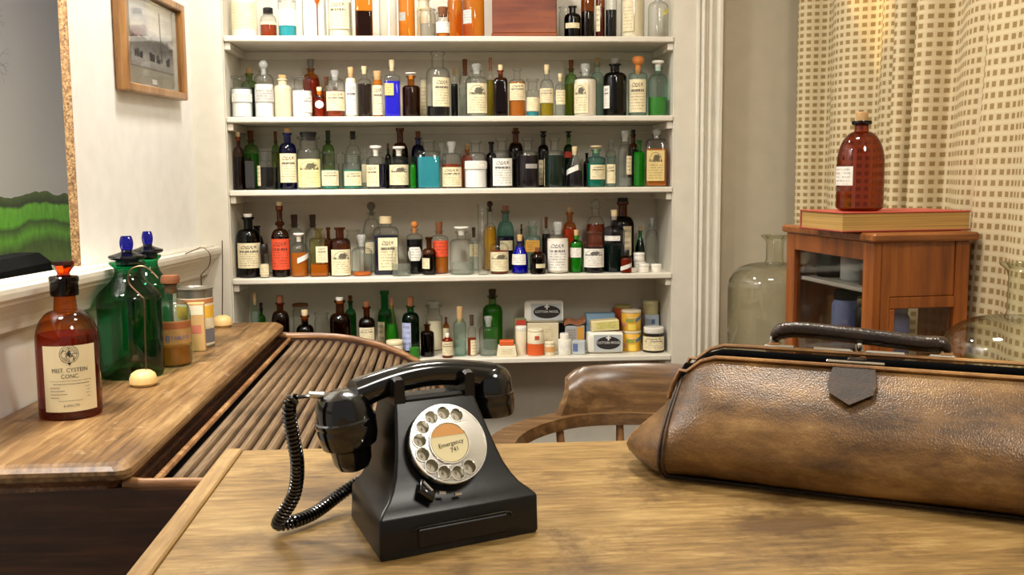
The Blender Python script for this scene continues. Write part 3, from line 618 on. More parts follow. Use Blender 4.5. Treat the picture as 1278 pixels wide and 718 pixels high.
(3, 0.3424, 3.385, 0.0188, 0.1868, 'round/a.6', 'bk', 'bk', 0.7, ('mush', 'black', 0.943), ('paper', -0.86, 0.0, 0.04, 0.486, 'plain'), 'black bottle with flat black stopper and yellowed label'),
(3, 0.3663, 3.262, 0.0338, 0.158, 'round/a.64', 'cl', 'dg', 0.658, (), ('paper', -1, -0.92, 0.035, 0.592, 'plain'), 'very dark green bottle with a clear neck'),
(3, 0.4277, 3.385, 0.0175, 0.1864, 'tall/a.62', 'gr', 'dg', 0.771, ('mush', 'black', 0.943), ('red', -0.85, 0.69, 0.527, 0.67, 'plain'), 'green bottle with red and cream label and black stopper'),
(3, 0.4317, 3.262, 0.0273, 0.1319, 'cone/a.5', 'cl', 'pu', 0.412, ('cork', 'cream', 0.883), ('white', -0.95, 0.48, 0.294, 0.55, 'tilt'), 'conical bottle of purple-black liquid with slanted label'),
(3, 0.4895, 3.385, 0.0115, 0.1139, 'tall/a.6', 'bk', 'bk', 0.788, (), (), 'thin black bottle left of the pale teal bottle'),
(3, 0.5019, 3.262, 0.0306, 0.1341, 'round/a.66/b.74', 'tl', 'tl', 0.576, ('mush', 'cream', 0.904), ('paper', -0.57, 0.96, 0.188, 0.537, 'head'), 'pale teal bottle with cream stopper and label'),
(3, 0.552, 3.262, 0.0176, 0.1028, 'wide/a.7', 'aq', 'wa', 0.596, (), ('paper', -0.85, 0.78, 0.115, 0.773, 'head'), 'squat pale aqua jar with label and gauze top'),
(3, 0.5719, 3.385, 0.0203, 0.1617, 'round/a.5', 'cl', 'none', 0, ('ball', 'clear', 0.884), (), 'faint clear bottle in the back row behind the aqua jar'),
(3, 0.5971, 3.262, 0.024, 0.1827, 'tall/a.55/b.75/n.5', 'cl', 'wa', 0.163, ('glass', 'clear', 0.873), ('paper', 0.21, 0.89, 0.22, 0.547, 'plain'), 'tall clear bottle with a round wax seal on its shoulder'),
(3, 0.6441, 3.262, 0.0209, 0.1515, 'hex/a.68/b.76', 'bg', 'gn', 0.743, (), (), 'vivid green ribbed six-sided bottle'),
(3, 0.6483, 3.385, 0.0176, 0.1908, 'tall/a.6', 'br', 'pu', 0.677, ('cork', 'black', 0.916), (), 'dark bottle with black stopper behind the vivid green bottle'),
(3, 0.7015, 3.262, 0.0351, 0.1899, 'sq/a.74/b.82/n.36', 'cl', 'am', 0.646, ('ball', 'clear', 0.891), ('tan', -0.89, 0.72, 0.097, 0.618, 'crest'), 'square amber liquid bottle with large cream label at right end'),
(4, -0.6213, 3.262, 0.0372, 0.2035, 'round/a.64/b.76', 'bk', 'bk', 0.584, ('cork', 'white', 0.95), ('paper', -0.93, 0.93, 0.153, 0.546, 'head'), 'large black bottle with white cap at the left end'),
(4, -0.6161, 3.385, 0.0227, 0.1592, 'tall/a.4/b.8', 'bk', 'bk', 0.698, (), (), 'black tapering bottle behind the large white-capped one'),
(4, -0.5684, 3.232, 0.0147, 0.1073, 'wide/a.66', 'cl', 'cp', 0.404, ('cap', 'black', 0.738), ('paper', -1, 0.83, 0.093, 0.38, 'plain'), 'small black-capped jar with cream contents'),
(4, -0.5209, 3.262, 0.0287, 0.2409, 'ring/a.5', 'br', 'db', 0.542, ('cork', 'cream', 0.947), ('redl', -0.96, 0.91, 0.102, 0.51, 'head'), 'tall brown bottle with a bright red label'),
(4, -0.4622, 3.262, 0.029, 0.1401, 'round/a.62', 'cl', 'am', 0.539, ('mush', 'white', 0.89), ('white', -0.22, 1, 0.317, 0.558, 'tilt'), 'amber liquid bottle with flat white stopper and slanted slip'),
(4, -0.4926, 3.385, 0.0294, 0.1951, 'round/a.55', 'cl', 'wa', 0.562, ('cork', 'dark', 0.836), (), 'first of two clear bottles with dark corks, behind red label'),
(4, -0.4319, 3.385, 0.0267, 0.1945, 'round/a.55', 'cl', 'wa', 0.56, ('cork', 'dark', 0.835), (), 'second of two clear bottles with dark corks, above yellow bottle'),
(4, -0.399, 3.262, 0.0303, 0.1549, 'sq/a.72/b.8', 'ys', 'am', 0.248, (), ('paper', -0.32, 0.91, 0.298, 0.633, 'head'), 'yellowish square bottle with amber dregs and open neck'),
(4, -0.3815, 3.385, 0.0147, 0.1512, 'round/a.6', 'br', 'rb', 0.628, (), (), 'red-brown bottle behind the wide-lipped brown bottle'),
(4, -0.3312, 3.262, 0.0342, 0.1567, 'round/a.66/b.78', 'br', 'db', 0.538, (), ('paper', -0.81, 0.92, 0.023, 0.554, 'crest'), 'dark brown flared-lip bottle with a large cream label'),
(4, -0.2626, 3.262, 0.033, 0.1327, 'round/a.56/b.68', 'cl', 'or', 0.079, ('glass', 'clear', 0.805), (), 'clear bottle with a shallow layer of orange liquid'),
(4, -0.2994, 3.385, 0.0228, 0.1423, 'jar', 'cl', 'none', 0, (), (), 'clear empty jar behind the orange-bottomed bottle'),
(4, -0.2373, 3.385, 0.0295, 0.2353, 'round/a.5', 'cl', 'wa', 0.453, ('ball', 'grey', 0.852), ('paper', -0.73, 0.27, 0.27, 0.43, 'plain'), 'tall clear stoppered bottle rising above the navy square bottle'),
(4, -0.185, 3.3, 0.0412, 0.1899, 'sq/a.72/b.82/n.42', 'cl', 'nv', 0.669, ('cap', 'cream', 0.876), ('paper', -0.62, 0.94, 0.086, 0.641, 'head'), 'navy blue square bottle with cream cap and wide label'),
(4, -0.134, 3.232, 0.0309, 0.0942, 'jar/a.72', 'cl', 'wa', 0.397, (), (), 'short clear jar of water in front of navy bottle'),
(4, -0.0921, 3.3, 0.0276, 0.1732, 'round/a.66/b.76', 'cl', 'bk', 0.651, ('ball', 'cork', 0.849), ('white', -0.76, 0.76, 0.255, 0.514, 'shield'), 'black liquid bottle with a white shield label'),
(4, -0.0446, 3.2592, 0.0227, 0.1225, 'round/a.56/b.7', 'br', 'db', 0.532, (), ('paper', -1, 0.03, 0.169, 0.447, 'plain'), 'small dark amber bottle with little square label'),
(4, -0.0116, 3.3028, 0.0309, 0.1696, 'round/a.64/b.74', 'cl', 'am', 0.331, ('cork', 'brown', 0.829), ('redl', -0.66, 0.91, 0.331, 0.643, 'plain'), 'amber bottle with an orange-red label in the middle'),
(4, 0.061, 3.262, 0.0397, 0.155, 'round/a.64/b.74', 'cl', 'wa', 0.241, ('mush', 'white', 0.899), (), 'round clear bottle of water with white stopper'),
(4, 0.1045, 3.385, 0.0162, 0.1458, 'round/a.6', 'cl', 'wa', 0.703, ('cork', 'dark', 0.852), ('paper', -0.83, 0.83, 0.33, 0.647, 'plain'), 'clear bottle with dark cork and cream label behind water bottle'),
(4, 0.1303, 3.232, 0.0168, 0.2278, 'cyl', 'cl', 'none', 0, (), (), 'tall thin clear glass measuring cylinder'),
(4, 0.1603, 3.385, 0.0223, 0.2343, 'tall/a.5/b.68', 'cl', 'yl', 0.631, ('ball', 'dark', 0.897), (), 'bright yellow oil bottle with a long clear neck'),
(4, 0.1833, 3.262, 0.0307, 0.117, 'round/a.72/b.85', 'cl', 'rb', 0.642, (), ('paper', -0.91, 0.96, 0.08, 0.619, 'crest'), 'red-brown liquid bottle with cream label and clear dome'),
(4, 0.2129, 3.385, 0.0291, 0.2176, 'round/a.55', 'tl', 'nv', 0.527, ('cork', 'pink', 0.926), ('paper', -0.63, 0.77, 0.315, 0.465, 'plain'), 'teal green bottle with navy liquid and pink cork'),
(4, 0.2516, 3.262, 0.0268, 0.1267, 'cone/a.5/b.75', 'co', 'co', 0.69, ('cork', 'tan', 0.835), ('white', -1, 0.71, 0.233, 0.503, 'plain'), 'bright cobalt bottle with a pale scalloped label'),
(4, 0.2668, 3.385, 0.0088, 0.1549, 'tall/a.6', 'br', 'rb', 0.649, ('cork', 'brown', 0.895), (), 'thin red-brown bottle above the cobalt bottle'),
(4, 0.3049, 3.385, 0.0278, 0.1653, 'sq/a.6/b.7/n.5', 'aq', 'wa', 0.671, ('glass', 'clear', 0.902), ('orng', -0.95, 0.8, 0.375, 0.622, 'plain'), 'pale blue square bottle with an orange label'),
(4, 0.3077, 3.232, 0.0254, 0.0861, 'round/a.62/b.8', 'br', 'bk', 0.606, ('cork', 'brown', 0.849), ('paper', -0.23, 0.9, 0.242, 0.394, 'plain'), 'small squat black bottle with a strip label'),
(4, 0.3507, 3.385, 0.0149, 0.1784, 'round/a.6', 'cl', 'pu', 0.68, ('cork', 'brown', 0.848), (), 'purple liquid bottle with brown cork in the back row'),
(4, 0.3767, 3.262, 0.0374, 0.1672, 'round/a.62', 'cl', 'cw', 0.671, ('glass', 'clear', 0.828), ('white', -0.86, 0.82, 0.056, 0.639, 'head'), 'white powder bottle with black printed heading'),
(4, 0.4314, 3.385, 0.0245, 0.2101, 'round/a.55', 'am', 'or', 0.664, ('cork', 'cream', 0.923), (), 'orange amber bottle with cream cork and black neck'),
(4, 0.4374, 3.262, 0.0217, 0.1403, 'round/a.6/b.75', 'bg', 'gn', 0.7, ('cork', 'tan', 0.869), ('white', -0.88, 0.7, 0.362, 0.587, 'plain'), 'bright green corked bottle with a white label'),
(4, 0.4955, 3.2564, 0.0338, 0.1347, 'wide/a.64', 'cl', 'bk', 0.609, (), ('white', -0.96, 0.92, 0.139, 0.59, 'crest'), 'wide-mouthed jar of black liquid with white label'),
(4, 0.5197, 3.385, 0.0333, 0.2364, 'round/a.5', 'cl', 'rb', 0.644, ('ball', 'clear', 0.897), (), 'large red-black liquid bottle with ball stopper, back row'),
(4, 0.5639, 3.2738, 0.0359, 0.2042, 'round/a.64/b.74/n.3', 'ltb', 'dg', 0.444, ('cork', 'cream', 0.897), ('white', -0.82, 0.56, 0.509, 0.587, 'plain'), 'lilac-tinged bottle with dark green liquid and pale cork'),
(4, 0.6131, 3.385, 0.0388, 0.241, 'round/a.6/b.74', 'br', 'bk', 0.74, ('cap', 'black', 0.944), ('paper', 0.05, 0.75, 0.195, 0.604, 'plain'), 'tall black-capped brown bottle in the back row'),
(4, 0.5963, 3.2258, 0.0183, 0.0751, 'vial/a.55', 'am', 'rb', 0.616, ('cap', 'black', 0.756), ('white', -0.93, 0.93, 0.092, 0.442, 'tilt'), 'tiny orange-brown bottle with a slanted label'),
(4, 0.6737, 3.385, 0.0172, 0.1423, 'cone/a.5', 'em', 'dg', 0.673, ('cork', 'tan', 0.904), (), 'emerald teardrop bottle with tan cork'),
(4, 0.7144, 3.385, 0.0227, 0.1719, 'round/a.55', 'cl', 'none', 0, ('glass', 'clear', 0.873), (), 'clear empty bottle in the right back corner'),
(5, -0.609, 3.262, 0.0142, 0.2178, 'tall/a.6/b.75', 'aq', 'wa', 0.713, ('cork', 'tan', 0.88), (), 'slim pale bottle with tan cork at the left end'),
(5, -0.6119, 3.385, 0.0148, 0.1712, 'round/a.6', 'gr', 'gn', 0.81, ('cork', 'purple', 0.889), (), 'small green bottle with purple stopper behind desk'),
(5, -0.5289, 3.262, 0.0285, 0.2087, 'round/a.6', 'br', 'db', 0.712, ('cork', 'brown', 0.887), (), 'round brown bottle with red-brown cork behind desk corner'),
(5, -0.4819, 3.385, 0.0256, 0.1664, 'jar', 'cl', 'none', 0, ('cap', 'brown', 0.951), (), 'clear jar with thin brown lid behind dark corked bottle'),
(5, -0.4509, 3.262, 0.0286, 0.1604, 'round/a.55/b.7', 'br', 'bk', 0.755, ('cork', 'cream', 0.886), (), 'dark squat bottle with a cream cork behind the tambour'),
(5, -0.3972, 3.262, 0.0234, 0.149, 'jar', 'cl', 'wa', 0.399, (), (), 'small open clear glass jar behind the tambour'),
(5, -0.3372, 3.262, 0.0345, 0.2005, 'round/a.6/b.74', 'br', 'db', 0.686, ('cork', 'white', 0.948), (), 'large dark brown bottle with pale cork behind the tambour'),
(5, -0.3143, 3.385, 0.0189, 0.1909, 'round/a.6', 'em', 'gn', 0.657, ('cork', 'brown', 0.9), (), 'teal green bottle behind the large dark brown one'),
(5, -0.251, 3.262, 0.0267, 0.1833, 'round/a.6/b.72', 'br', 'db', 0.742, ('cork', 'brown', 0.914), ('paper', -0.9, 0.85, 0.323, 0.554, 'head'), 'dark amber bottle with cream label low down'),
(5, -0.1991, 3.385, 0.025, 0.2054, 'tall/a.5/b.7/n.5', 'em', 'gn', 0.601, (), ('paper', -0.95, -0.08, 0.02, 0.494, 'plain'), 'tall green bottle with thick dark neck'),
(5, -0.1717, 3.3, 0.0225, 0.1906, 'cone/a.4/b.8/n.3', 'gr', 'gn', 0.538, ('cork', 'pink', 0.874), (), 'clear green tapering bottle in front of tall green one'),
(5, -0.1088, 3.2699, 0.0288, 0.1959, 'round/a.6/b.74', 'em', 'dg', 0.743, ('cork', 'brown', 0.852), ('lilac', -1, 0.0, 0.119, 0.581, 'plain'), 'green bottle with a lilac paper label'),
(5, -0.0965, 3.2241, 0.0175, 0.0519, 'jar/a.8', 'cl', 'gn', 0.696, (), (), 'small clear pot of green liquid behind the rim'),
(5, -0.0553, 3.262, 0.0223, 0.106, 'round/a.7/b.8', 'br', 'bk', 0.75, (), (), 'small black-brown bottle right of the tambour end'),
(5, -0.0344, 3.385, 0.0292, 0.1673, 'wide/a.68', 'cl', 'cp', 0.606, ('glass', 'clear', 0.918), (), 'tall clear jar with cream contents in the back row'),
(5, 0.0103, 3.232, 0.0176, 0.0803, 'round/a.66/b.8', 'am', 'rb', 0.803, ('cork', 'white', 0.836), ('paper', -0.93, 0.93, 0.111, 0.737, 'head'), 'small amber bottle with cream label above the handset'),
(5, 0.0069, 3.385, 0.011, 0.1116, 'tall/a.66/b.8', 'am', 'am', 0.654, ('cork', 'brown', 0.852), ('paper', -1, 0.78, 0.02, 0.778, 'faint'), 'narrow brown bottle with a long label in the back row'),
(5, 0.0517, 3.262, 0.021, 0.1625, 'round/a.6/b.75/n.5', 'aq', 'wa', 0.313, ('cork', 'tan', 0.755), (), 'pale aqua bottle with a large tan cork'),
(5, 0.0908, 3.262, 0.0145, 0.1353, 'round/a.5/b.7/n.5', 'cl', 'rb', 0.429, ('cork', 'dark', 0.823), ('paper', -0.27, 1, 0.02, 0.39, 'plain'), 'small bottle with dark cork and red-brown liquid'),
(5, 0.1661, 3.385, 0.0341, 0.2052, 'round/a.62/b.74', 'gr', 'gn', 0.746, ('cork', 'dark', 0.893), (), 'yellow-green liquid bottle with dark stopper in the back row'),
(5, 0.1453, 3.262, 0.031, 0.1291, 'round/a.64/b.74', 'cl', 'wa', 0.38, ('glass', 'clear', 0.835), (), 'clear stoppered bottle in front of yellow-green one'),
]
for row in ROWS: shelf_bottle(row)
# ------------------------------------------------------------------ boxes, tins and packets on the shelves
def at_shelf(sh, X, Y): return (X, Y, SH[sh]+.0004)
def surf_text(body, size, name, mat, parent, fn):
    v, f = text_mesh(body, size)
    mb = MB(); mb.add([fn(x, y) for x, y in v], f, False); return mb.build(name, mat, parent)
# wooden box on the top shelf
t = thing('wooden_box', 'reddish brown wooden box with a scuffed plinth on the top shelf', 'box', at_shelf(1, .273, 3.305), -.06)
mb = MB(); mb.bbox(-.102, .102, -.08, .08, .012, .19, .003); mb.build('box_body', BOXW, t)
mb = MB(); mb.bbox(-.105, .105, -.083, .083, 0, .0135, .003); mb.build('plinth', BOXW, t)
mb = MB(); mb.bbox(-.104, .104, -.082, .082, .1905, .205, .003); mb.build('lid', BOXW, t)
t = thing('glass_dropper', 'thin brown rod with an amber bulb on top between two pale bottles, top shelf', 'dropper', at_shelf(1, -.3785, 3.222))
mb = MB(); mb.tube([(0, 0, .001), (0, 0, .100)], .0022, 8); mb.build('rod', ST['brown'], t)
mb = MB(); mb.lathe([(.002, .099), (.006, .104), (.009, .114), (.0095, .128), (.007, .142), (.002, .146)], 16); mb.build('bulb', GL['am'], t)

G5 = 'packets, tins and jars on the bottom shelf'
def cyl_thing(name, label, cat, X, Y, z, r, h, mat, lid=None, bands=(), rz=0, group=G5, prof=None):
    t = thing(name, label, cat, (X, Y, z), rz or -math.atan2(X, Y), group)
    mb = MB(); mb.lathe(prof or [(r*.95, 0), (r, .002), (r, h-.002), (r*.95, h)], 28); mb.build('body', mat, t)
    if lid:
        lr, lz0, lz1, lm = lid; mb = MB(); mb.lathe([(lr*.98, lz0), (lr, lz0+.001), (lr, lz1-.002), (lr*.94, lz1)], 28); mb.build('lid', lm, t)
    for nm, z0, z1, m_, a0, a1 in bands:
        mb = arc_patch(r+.0006, a0, a1, z0, z1, 20); mb.build(nm, m_, t)
    return t
PX = 3.2/1250*1.01
def cw_pack(X, Y, z, w_, d, h, rz, label, tilt=0):
    """soft paper-wrapped roll pack with a dark oval panel"""
    t = thing('cotton_wool_packet', label, 'packet', (X, Y, z), rz, G5)
    rings = []
    for i in range(9):
        q = i/8; x = -w_/2+w_*q; k = .93+.07*min(1, 4*min(q, 1-q)+.1)
        ring = []
        for j in range(24):
            a = 2*pi*j/24; c, s = cos(a), sin(a)
            ring.append((x, k*d/2*math.copysign(abs(c)**.45, c), h/2+k*h/2*math.copysign(abs(s)**.38, s)+tilt*x))
        rings.append(ring)
    mb = MB(); mb.loft(rings); mb.build('wrapper', PAPERW, t)
    mb = MB(); mb.box(-w_/2-.0035, -w_/2+.001, -d*.40, d*.40, .008, h*.92); mb.build('folded_end', PAPERW, t)
    yf = -d/2-.0012
    def oval(rx, rz_, y, cx=.008): 
        m_ = MB(); v = [(cx+rx*cos(2*pi*j/32), y, h*.5+rz_*sin(2*pi*j/32)+tilt*(cx+rx*cos(2*pi*j/32))) for j in range(32)]; m_.add(v, [tuple(range(32))], False); return m_
    m_ = MB(); m_.box(-w_*.36, w_*.45, yf+.0003, yf+.001, h*.12, h*.88); 
    if tilt: m_.v = [(x, y, z_+tilt*x) for x, y, z_ in m_.v]
    m_.build('label_panel', GREYC, t)
    oval(w_*.36, h*.30, yf).build('oval_panel', INK, t)
    surf_text('COTTON WOOL', .0118, 'lettering', INKW, t, lambda x, y: (x*.86+.008, yf-.0006, h*.46+y+tilt*(x+.008)))
    m_ = MB()
    for a0, a1, b0, b1 in ((-.0025, .0025, .62, .86), (-.008, .008, .71, .77)):
        m_.add([(.008+a0, yf-.0008, h*b0), (.008+a1, yf-.0008, h*b0), (.008+a1, yf-.0008, h*b1), (.008+a0, yf-.0008, h*b1)], [(0, 1, 2, 3)], False)
    m_.build('printed_cross', INKW, t)
    return t
def box_thing(name, label, cat, X, Y, z, w_, d, h, mat, rz=0, group=G5):
    t = thing(name, label, cat, (X, Y, z), rz, group)
    mb = MB(); mb.bbox(-w_/2, w_/2, -d/2, d/2, 0, h, .002); mb.build('carton', mat, t)
    return t
def front_panel(t, nm, x0, x1, y, z0, z1, mat):
    mb = MB(); mb.add([(x0, y, z0), (x1, y, z0), (x1, y, z1), (x0, y, z1)], [(0, 1, 2, 3)], False, [[(0, 0), (1, 0), (1, 1), (0, 1)]]); return mb.build(nm, mat, t)
z5 = SH[5]+.0004
# salt drum with sloping shoulders
t = thing('salt_box', 'small beige tapered box with an orange top beside the stoppered bottle, bottom shelf', 'box', (.204, 3.238, z5), -.06, G5)
mb = MB(); mb.loft([[(-a, -b, z_), (a, -b, z_), (a, b, z_), (-a, b, z_)] for z_, a, b in ((0, .031, .022), (.004, .0325, .023), (.034, .0285, .021), (.036, .024, .018))], smooth=False); mb.build('carton', CREAMY, t)
mb = MB(); mb.bbox(-.0235, .0235, -.0178, .0178, .0365, .052, .002); mb.build('orange_top', ORANGE, t)
mb = MB(); v = [(-.022, -.0236, .008), (.022, -.0236, .008), (.020, -.0230, .027), (-.020, -.0230, .027)]; mb.add(v, [(0, 1, 2, 3)], False, [[(0, 0), (1, 0), (1, 1), (0, 1)]]); mb.build('printed_panel', paper_mat('paper', 'plain'), t)
t = box_thing('slim_carton', 'slim green-edged carton with a red top panel behind the cream tin, bottom shelf', 'carton', .256, 3.335, z5, .042, .03, .112, plain('green_card', (120, 122, 84), .6))
front_panel(t, 'red_panel', -.014, .018, -.0156, .086, .106, plain('print_red', (186, 60, 40), .5)); front_panel(t, 'cream_panel', -.017, .019, -.0156, .01, .082, CREAMY)
cyl_thing('powder_tin', 'slim tall cream tin at the left of the orange and cream one, bottom shelf', 'tin', .2535, 3.262, z5, .0182, .094, CREAMY, (.0186, .080, .0945, PAPERW))
cyl_thing('powder_tin', 'cream tin with a wide orange-red lower half on the bottom shelf', 'tin', .300, 3.245, z5, .0272, .078, CREAMY, (.0255, .0785, .087, CREAMY), (('orange_band', .002, .040, ORANGE, -pi, pi), ('red_band', .0405, .045, CREAMY, -1.3, 1.3), ('printed_spot', .054, .067, plain('print_brick', (190, 84, 50), .6), -.1, .45)))
cyl_thing('small_tin', 'small tan and cream tin between the orange tin and white bottle, bottom shelf', 'tin', .346, 3.236, z5, .0165, .0375, CREAMY, (.0170, .0376, .045, CREAMY), (('printed_band', .012, .030, plain('print_tan', (214, 160, 96), .6), -1.4, 1.4),))
t = box_thing('large_carton', 'large upright cream carton under the upper cotton wool packet', 'carton', .332, 3.342, z5, .106, .05, .095, CREAMY)
front_panel(t, 'printed_panel', -.034, .040, -.0256, .02, .085, paper_mat('paper', 'faint'))
cw_pack(.338, 3.342, z5+.0958, .126, .052, .074, -.04, 'white paper cotton wool packet with dark oval, lying on the large cream carton', .0)
t = box_thing('black_carton', 'narrow black carton edge beside the large cream carton, bottom shelf', 'carton', .3945, 3.342, z5, .0165, .05, .088, BLACK)
t = box_thing('paper_packet', 'grey and orange printed packet with a crumpled brown top, bottom shelf', 'packet', .440, 3.335, z5, .066, .042, .084, GREYC)
front_panel(t, 'orange_panel', .006, .030, -.0216, .03, .08, plain('print_amber', (222, 160, 70), .6)); front_panel(t, 'grey_print', -.03, .003, -.0216, .035, .075, paper_mat('grey', 'plain'))
mb = MB(); rings = []
for i in range(15):
    q = i/14; x = -.036+.072*q; z_ = .0845+.010*q+.006*sin(q*7)
    rings.append([(x, -.024, z_-.001), (x, .022, z_+.0), (x, .022, z_+.013), (x, -.0, z_+.016), (x, -.024, z_+.006)])
mb.loft(rings); mb.build('crumpled_top', plain('brown_paper', (150, 96, 62), .7), t)
cyl_thing('white_bottle', 'little white bottle with a round white cap on the bottom shelf', 'bottle', .396, 3.247, z5, .0222, .05, PAPERW, (.0150, .0502, .0705, ST['white']), (('paper_label', .008, .036, paper_mat('white', 'faint'), -1.0, 1.0),))
t = box_thing('small_carton', 'small pale blue-grey carton between white bottle and front cotton packet', 'carton', .4445, 3.25, z5, .043, .032, .045, GREYC, -.25)
front_panel(t, 'blue_panel', -.018, -.002, -.0166, .01, .036, BLUEB)
cw_pack(.5335, 3.268, z5, .112, .056, .072, -.02, 'white paper cotton wool packet with dark oval at the front of bottom shelf', .0)
t = box_thing('gauze_packet', 'cream wrapped packet tilted on top of the front cotton wool packet', 'packet', .534, 3.276, z5+.0748, .092, .05, .034, plain('cream_wrapping', (228, 212, 158), .6, bump=.2, bscale=50))
t.rotation_euler = (0, radians(-3), 0)
front_panel(t, 'printed_panel', -.032, .042, -.0256, .006, .030, paper_mat('yell', 'plain'))
t = box_thing('lint_packet', 'pale blue wrapped packet standing behind the cream one, bottom shelf', 'packet', .529, 3.348, z5, .098, .046, .122, BLUEP)
cyl_thing('orange_tin', 'orange tin half hidden behind the two stacked yellow tins', 'tin', .618, 3.402, z5, .030, .132, ORANGE, (.0305, .1322, .141, plain('tin_lid_olive', (176, 166, 100), .5)))
def plaster_tin(z_, label, x):
    t = cyl_thing('plaster_tin', label, 'tin', x, 3.298, z_, .0325, .060, YELLOW, (.0332, .0602, .0685, CREAMY))
    for k, (a0, a1, z0, z1, m_) in enumerate(((-1.2, -.5, .014, .028, plain('tin_print_rose', (206, 140, 110), .5) if 'tin_print_rose' not in MATS else MATS['tin_print_rose']), (-.3, .5, .004, .024, plain('tin_print_lemon', (236, 206, 90), .5) if 'tin_print_lemon' not in MATS else MATS['tin_print_lemon']),
            (.45, 1.3, .030, .054, plain('tin_print_blue', (90, 120, 140), .5) if 'tin_print_blue' not in MATS else MATS['tin_print_blue']), (-.55, .3, .030, .042, plain('tin_print_green', (150, 160, 80), .5) if 'tin_print_green' not in MATS else MATS['tin_print_green']), (-.2, .6, .0445, .0475, INKW))):
        mb = arc_patch(.0333, a0, a1, z0, z1, 8, tilt=1 if k in (2, 4) else 0); mb.build('printed_panel', m_, t)
plaster_tin(z5, 'lower of two stacked yellow printed tins on the bottom shelf', .6285)
plaster_tin(z5+.0690, 'upper of two stacked yellow printed tins on the bottom shelf', .6275)
t = box_thing('blue_carton', 'pale blue-grey carton under the cream pot at the right end', 'carton', .7105, 3.378, z5, .050, .05, .112, GREYC)
front_panel(t, 'printed_emblem', -.002, .010, -.0256, .080, .096, BLUEB); front_panel(t, 'blue_panel', -.022, .022, -.0254, .06, .108, plain('card_blue', (176, 188, 198), .6))
cyl_thing('cream_pot', 'cream lidded pot on a pale blue carton at bottom right', 'pot', .7105, 3.378, z5+.1124, .0265, .032, plain('pot_cream', (206, 194, 142), .4), (.0275, .0322, .046, plain('pot_lid', (214, 204, 156), .4)))
t = cyl_thing('ointment_jar', 'dark jar with a white lid and pale label at bottom right', 'jar', .698, 3.268, z5, .036, .064, plain('jar_dark', (40, 34, 26), .2), (.0335, .0642, .0835, ST['white']), (('paper_label', .008, .054, paper_mat('paper', 'head'), -1.25, 1.25),))
cyl_thing('cream_tin', 'shallow round cream tin beside the green pot behind the desk rim', 'tin', -.161, 3.231, z5, .0265, .046, CREAMY, (.0272, .0462, .060, plain('tin_cream_lid', (226, 212, 170), .4)))
z4 = SH[4]+.0004
WP = plain('pot_white', (232, 226, 212), .4)
for label, x, y, z_, r, h in (('lower of two stacked little white pots at the fourth shelf\'s right end', .655, 3.292, 0, .0185, .030), ('upper of two stacked little white pots on the fourth shelf', .652, 3.292, .0306, .0180, .030),
        ('small white pot in front of the stacked pair, fourth shelf', .658, 3.240, 0, .0170, .028), ('last small white pot at the fourth shelf\'s right corner', .700, 3.246, 0, .0170, .026), ('flat white lid lying left of the small white pots, fourth shelf', .6175, 3.246, 0, .0175, .014)):
    cyl_thing('small_pot', label, 'pot', x, y, z4+z_, r, h*.7, WP, (r*1.04, h*.7+.0002, h, ST['white']), group='small white pots on the fourth shelf')

# ------------------------------------------------------------------ roll-top desk
t = thing('roll_top_desk', 'brown wooden roll-top desk with closed ribbed tambour along the left wall', 'desk', (0, 0, 0))
def desk_slab(z0, z1, grow, mb):
    # plan outline of the flat top with clipped front corners
    xb0, xb1 = wallx(1.535)+.008, wallx(3.04)+.008
    xf = -.486+grow; y0, y1 = 1.523-grow, 3.044+grow*.3; c = .02
    return [(xb0, y0), (xf-c, y0), (xf-.006, y0+.006), (xf, y0+c), (xf, y1-c), (xf-.006, y1-.006), (xf-c, y1), (xb1, y1)]
mb = MB(); rings = []
for z_, g in ((.822, -.004), (.826, .002), (.834, .004), (.840, .003), (.846, -.004), (.850, -.014)):
    rings.append([(x, y, z_) for x, y in desk_slab(0, 0, g, mb)])
mb.loft(rings, smooth=False); mb.build('top_board', DESKW, t)
mb = MB(); mb.loft([[(x, y, z_) for x, y in desk_slab(0, 0, g, mb)] for z_, g in ((.800, -.018), (.812, -.016), (.8215, -.008))], smooth=False); mb.build('top_moulding', EDGEW, t)
RIM = [(-.500, .812), (-.471, .808), (-.43, .8075), (-.375, .806), (-.325, .802), (-.278, .795), (-.206, .778), (-.134, .750), (-.085, .722), (-.045, .688), (-.018, .650), (-.004, .61), (0, .57)]
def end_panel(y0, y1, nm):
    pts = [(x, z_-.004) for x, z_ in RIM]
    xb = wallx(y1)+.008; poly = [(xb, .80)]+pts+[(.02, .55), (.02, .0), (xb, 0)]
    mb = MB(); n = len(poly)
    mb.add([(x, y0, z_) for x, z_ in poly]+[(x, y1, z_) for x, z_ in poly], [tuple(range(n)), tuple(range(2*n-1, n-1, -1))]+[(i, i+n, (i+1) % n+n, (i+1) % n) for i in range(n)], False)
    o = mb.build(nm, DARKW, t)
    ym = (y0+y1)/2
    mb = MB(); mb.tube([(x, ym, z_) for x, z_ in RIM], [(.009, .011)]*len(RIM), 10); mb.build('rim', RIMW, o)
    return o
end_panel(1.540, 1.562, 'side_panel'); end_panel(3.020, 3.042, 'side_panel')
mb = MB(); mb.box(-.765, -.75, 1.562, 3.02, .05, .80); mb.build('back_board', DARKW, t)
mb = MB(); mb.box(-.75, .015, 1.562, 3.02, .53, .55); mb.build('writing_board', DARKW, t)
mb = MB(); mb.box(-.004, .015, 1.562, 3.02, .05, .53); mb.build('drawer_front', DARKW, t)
mb = MB(); mb.box(-.506, -.49, 1.562, 3.02, .785, .800); mb.build('fascia', DARKW, t)
